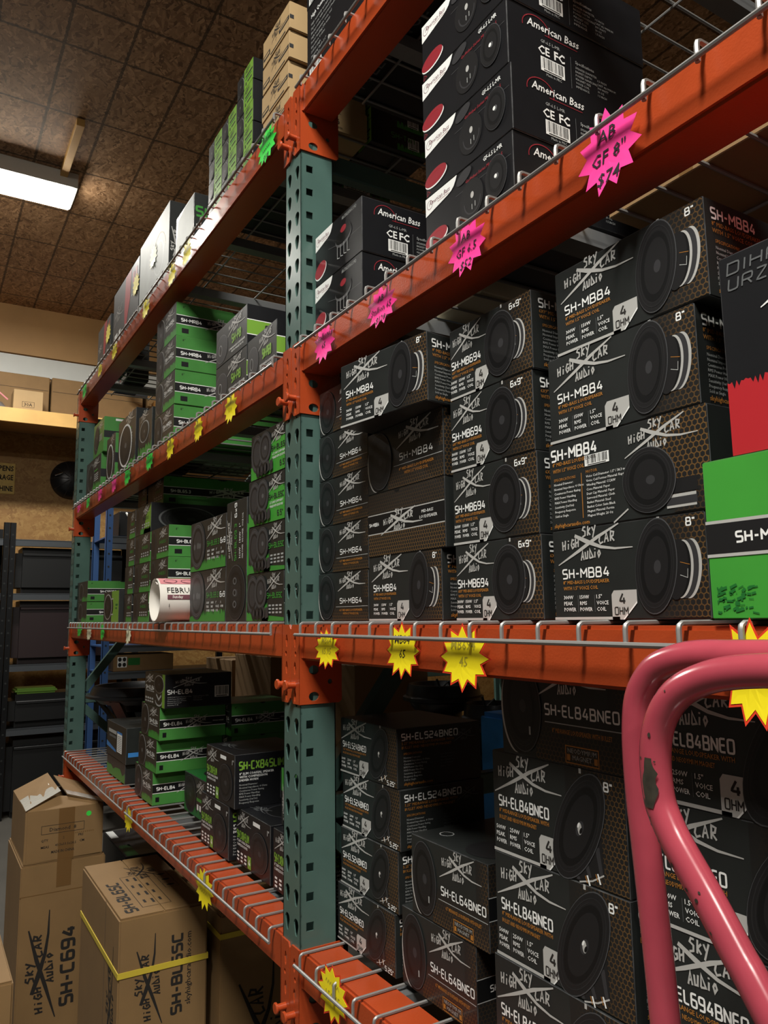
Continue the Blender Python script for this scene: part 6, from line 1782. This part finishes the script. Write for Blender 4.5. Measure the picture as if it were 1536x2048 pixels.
for k in range(10):
    a = 2*PI*k/10; b = MB(); b.tube([(.028, .19*math.cos(a), .19*math.sin(a)), (.075, .16*math.cos(a), .16*math.sin(a)), (.118, .03*math.cos(a), .03*math.sin(a))], .004, 'pic_mid', 6); b.build('rib', t, smooth=True)
b = MB(); b.tube([(.10, -.16, .02), (.12, -.09, .05)], .008, 'chrome', 8); b.tube([(.10, .02, -.13), (.11, .02, -.22)], .005, 'chrome', 8); b.build('metal_clip', t, smooth=True)
b = MB(); b.tube([(-6.30, 1.02, 4.74), (-6.30, 1.02, 3.90), (-6.29, 1.04, 3.82), (-6.28, 1.10, 3.79), (-6.28, 1.24, 3.785)], .03, 'grey_metal', 12)
tag(b.build('drain_pipe', smooth=True), 'grey pipe with elbow running down the left wall above the loft', 'pipe')
for i in range(6):
    b = MB(); b.box(-.09, .20, -.22, .22, 0, .05, 'osb_wall'); o = b.build('board_offcut', bevel=.002); o.location = (-6.36, 1.55, 3.4572+.0504*i); o.rotation_euler = (0, 0, .05*((i*5) % 3-1)); tag(o, 'particle board offcut in the small pile on the loft, %s' % ('bottom one', 'second up', 'third up', 'fourth up', 'fifth up', 'topmost')[i], 'board', 'offcuts on the loft')
# black steel shelving
def steel_shelving(name, label, x, y0, y1, depth, levels, H, pm, bm_, pw=.045):
    t = thing(name, label, 'shelving', (x, y0, 0))
    L = y1-y0
    for px in (0, -depth):
        for py in (0, L-pw):
            b = MB(); b.box(px-pw, px, py, py+.004, 0, H, pm); b.box(px-.004, px, py, py+pw, 0, H, pm)
            o = b.build('post', t)
            if px == 0:
                for k in range(int(H/.10)):
                    b = MB(); b.lathe([(0, 0.0006), (.008, .0006)], 'hole_dark', 8, (0, py+pw/2, .06+.10*k), 'x'); b.build('slot', o)
    for z in levels:
        b = MB(); b.box(-.012, .0, pw, L-pw, z-.055, z, bm_); b.box(-.02, .002, pw, L-pw, z-.006, z, bm_); b.build('shelf_beam', t)
        b = MB(); b.box(-depth, -.014, .005, L-.005, z-.012, z-.001, pm); b.build('shelf_panel', t)
    return t
BL = (.70, 1.205, 1.78, 2.225)
steel_shelving('steel_shelving', 'black steel shelving loaded with black bins against the left wall', -5.60, -1.05, -.0, .55, BL, 2.36, 'black_metal', 'grey_metal')
steel_shelving('steel_shelving', 'second black steel shelving bay, just left of the rack end', -5.60, .002, 1.06, .55, BL, 2.36, 'black_metal', 'grey_metal')
tot = None
for k, (y, z, m, lab) in enumerate(((.06, 1.78, 'bin_black', 'black bin on the upper shelf of the steel shelving beside the rack'), (.06, 1.205, 'bin_red', 'dark red bin on the middle shelf of the steel shelving'), (.06, .70, 'bin_black', 'black bin on the lower shelf of the steel shelving beside the rack'),
                                    (-.98, 1.78, 'bin_black', 'black bin on the upper shelf of the left shelving, cut by the picture edge'), (-.98, 1.205, 'bin_black', 'black bin on the middle shelf of the left shelving'), (-.98, .70, 'bin_black', 'black bin on the lower shelf of the left shelving'),
                                    (.06, 0.0, 'bin_black', 'black bin on the floor under the steel shelving'))):
    H = (.385, .515, .260, .385, .515, .445, .60)[k]
    b = MB(); b.box(-.42, 0, 0, .90, 0, H, m); o = b.build('storage_bin', bevel=.05, seg=4); o.location = (-5.64, y, z+.0006)
    tag(o, lab, 'bin', 'bins on the steel shelving')
    b = MB(); b.box(-.004, .012, .05, .85, H-.075, H-.05, m); b.build('rim', o, bevel=.004)
b = MB(); b.box(-.25, 0, 0, .32, 0, .045, 'lime_ink'); o = b.build('green_case', bevel=.015, seg=2); o.location = (-5.70, .11, .70+.2612); tag(o, 'flat lime green case lying on a black bin', 'case')
# blue shelving
steel_shelving('blue_shelving', 'blue and grey steel shelving standing behind the left end of the rack', -4.80, .60, 1.72, .50, (.45, 1.16, 1.36, 2.20), 2.45, 'blue_metal', 'grey_metal', .048)
b = MB(); b.box(-.40, 0, 0, .46, 0, .125, 'kraft'); o = b.build('kraft_carton', bevel=.003); o.location = (-4.83, .69, 1.1606); tag(o, 'low kraft carton with white four-square label on the blue shelving', 'carton')
q = Print(.46, .125); q.rect('white_ink', .03, .03, .10, .11, 1)
for i in range(2):
    for j in range(2): q.ell('pic_dark', .048+.034*i, .05+.04*j, .013, .016, 0, 2)
q.rect('deep_green_ink', .11, .045, .20, .10, 1)
b = MB()
for m, pts, zz, st in q.parts['printed_text']: b.add([(.0006+.0003*zz, u, v) for u, v in pts], [tuple(range(len(pts)))], m)
b.build('printed_label', o)
for i, (y, z, h, m, lab) in enumerate(((.70, 2.2006, .20, 'bin_black', 'black case with white cord on the upper blue shelf'), (1.22, 1.3606, .5, 'kraft', 'upright kraft carton on the blue shelving, far side'), (.70, .4506, .5, 'bin_black', 'black box on the bottom level of the blue shelving'))):
    b = MB(); b.box(-.36, 0, 0, .42, 0, h, m); o = b.build('storage_box', bevel=.008); o.location = (-4.83, y, z); tag(o, lab, 'box')
    if i == 0:
        b = MB(); b.tube([(.006, .05, .19), (.02, .07, .15), (.01, .10, .10), (.02, .09, .06), (.01, .13, .03)], .008, 'white_ink', 6); b.build('white_cord', o, smooth=True)
# another rack across the back, mostly dark
r2 = copy_tree(fr); r2.location = (-2.735, 1.76, 0); tag(r2, 'green perforated rack frame standing behind the orange rack', 'rack frame')
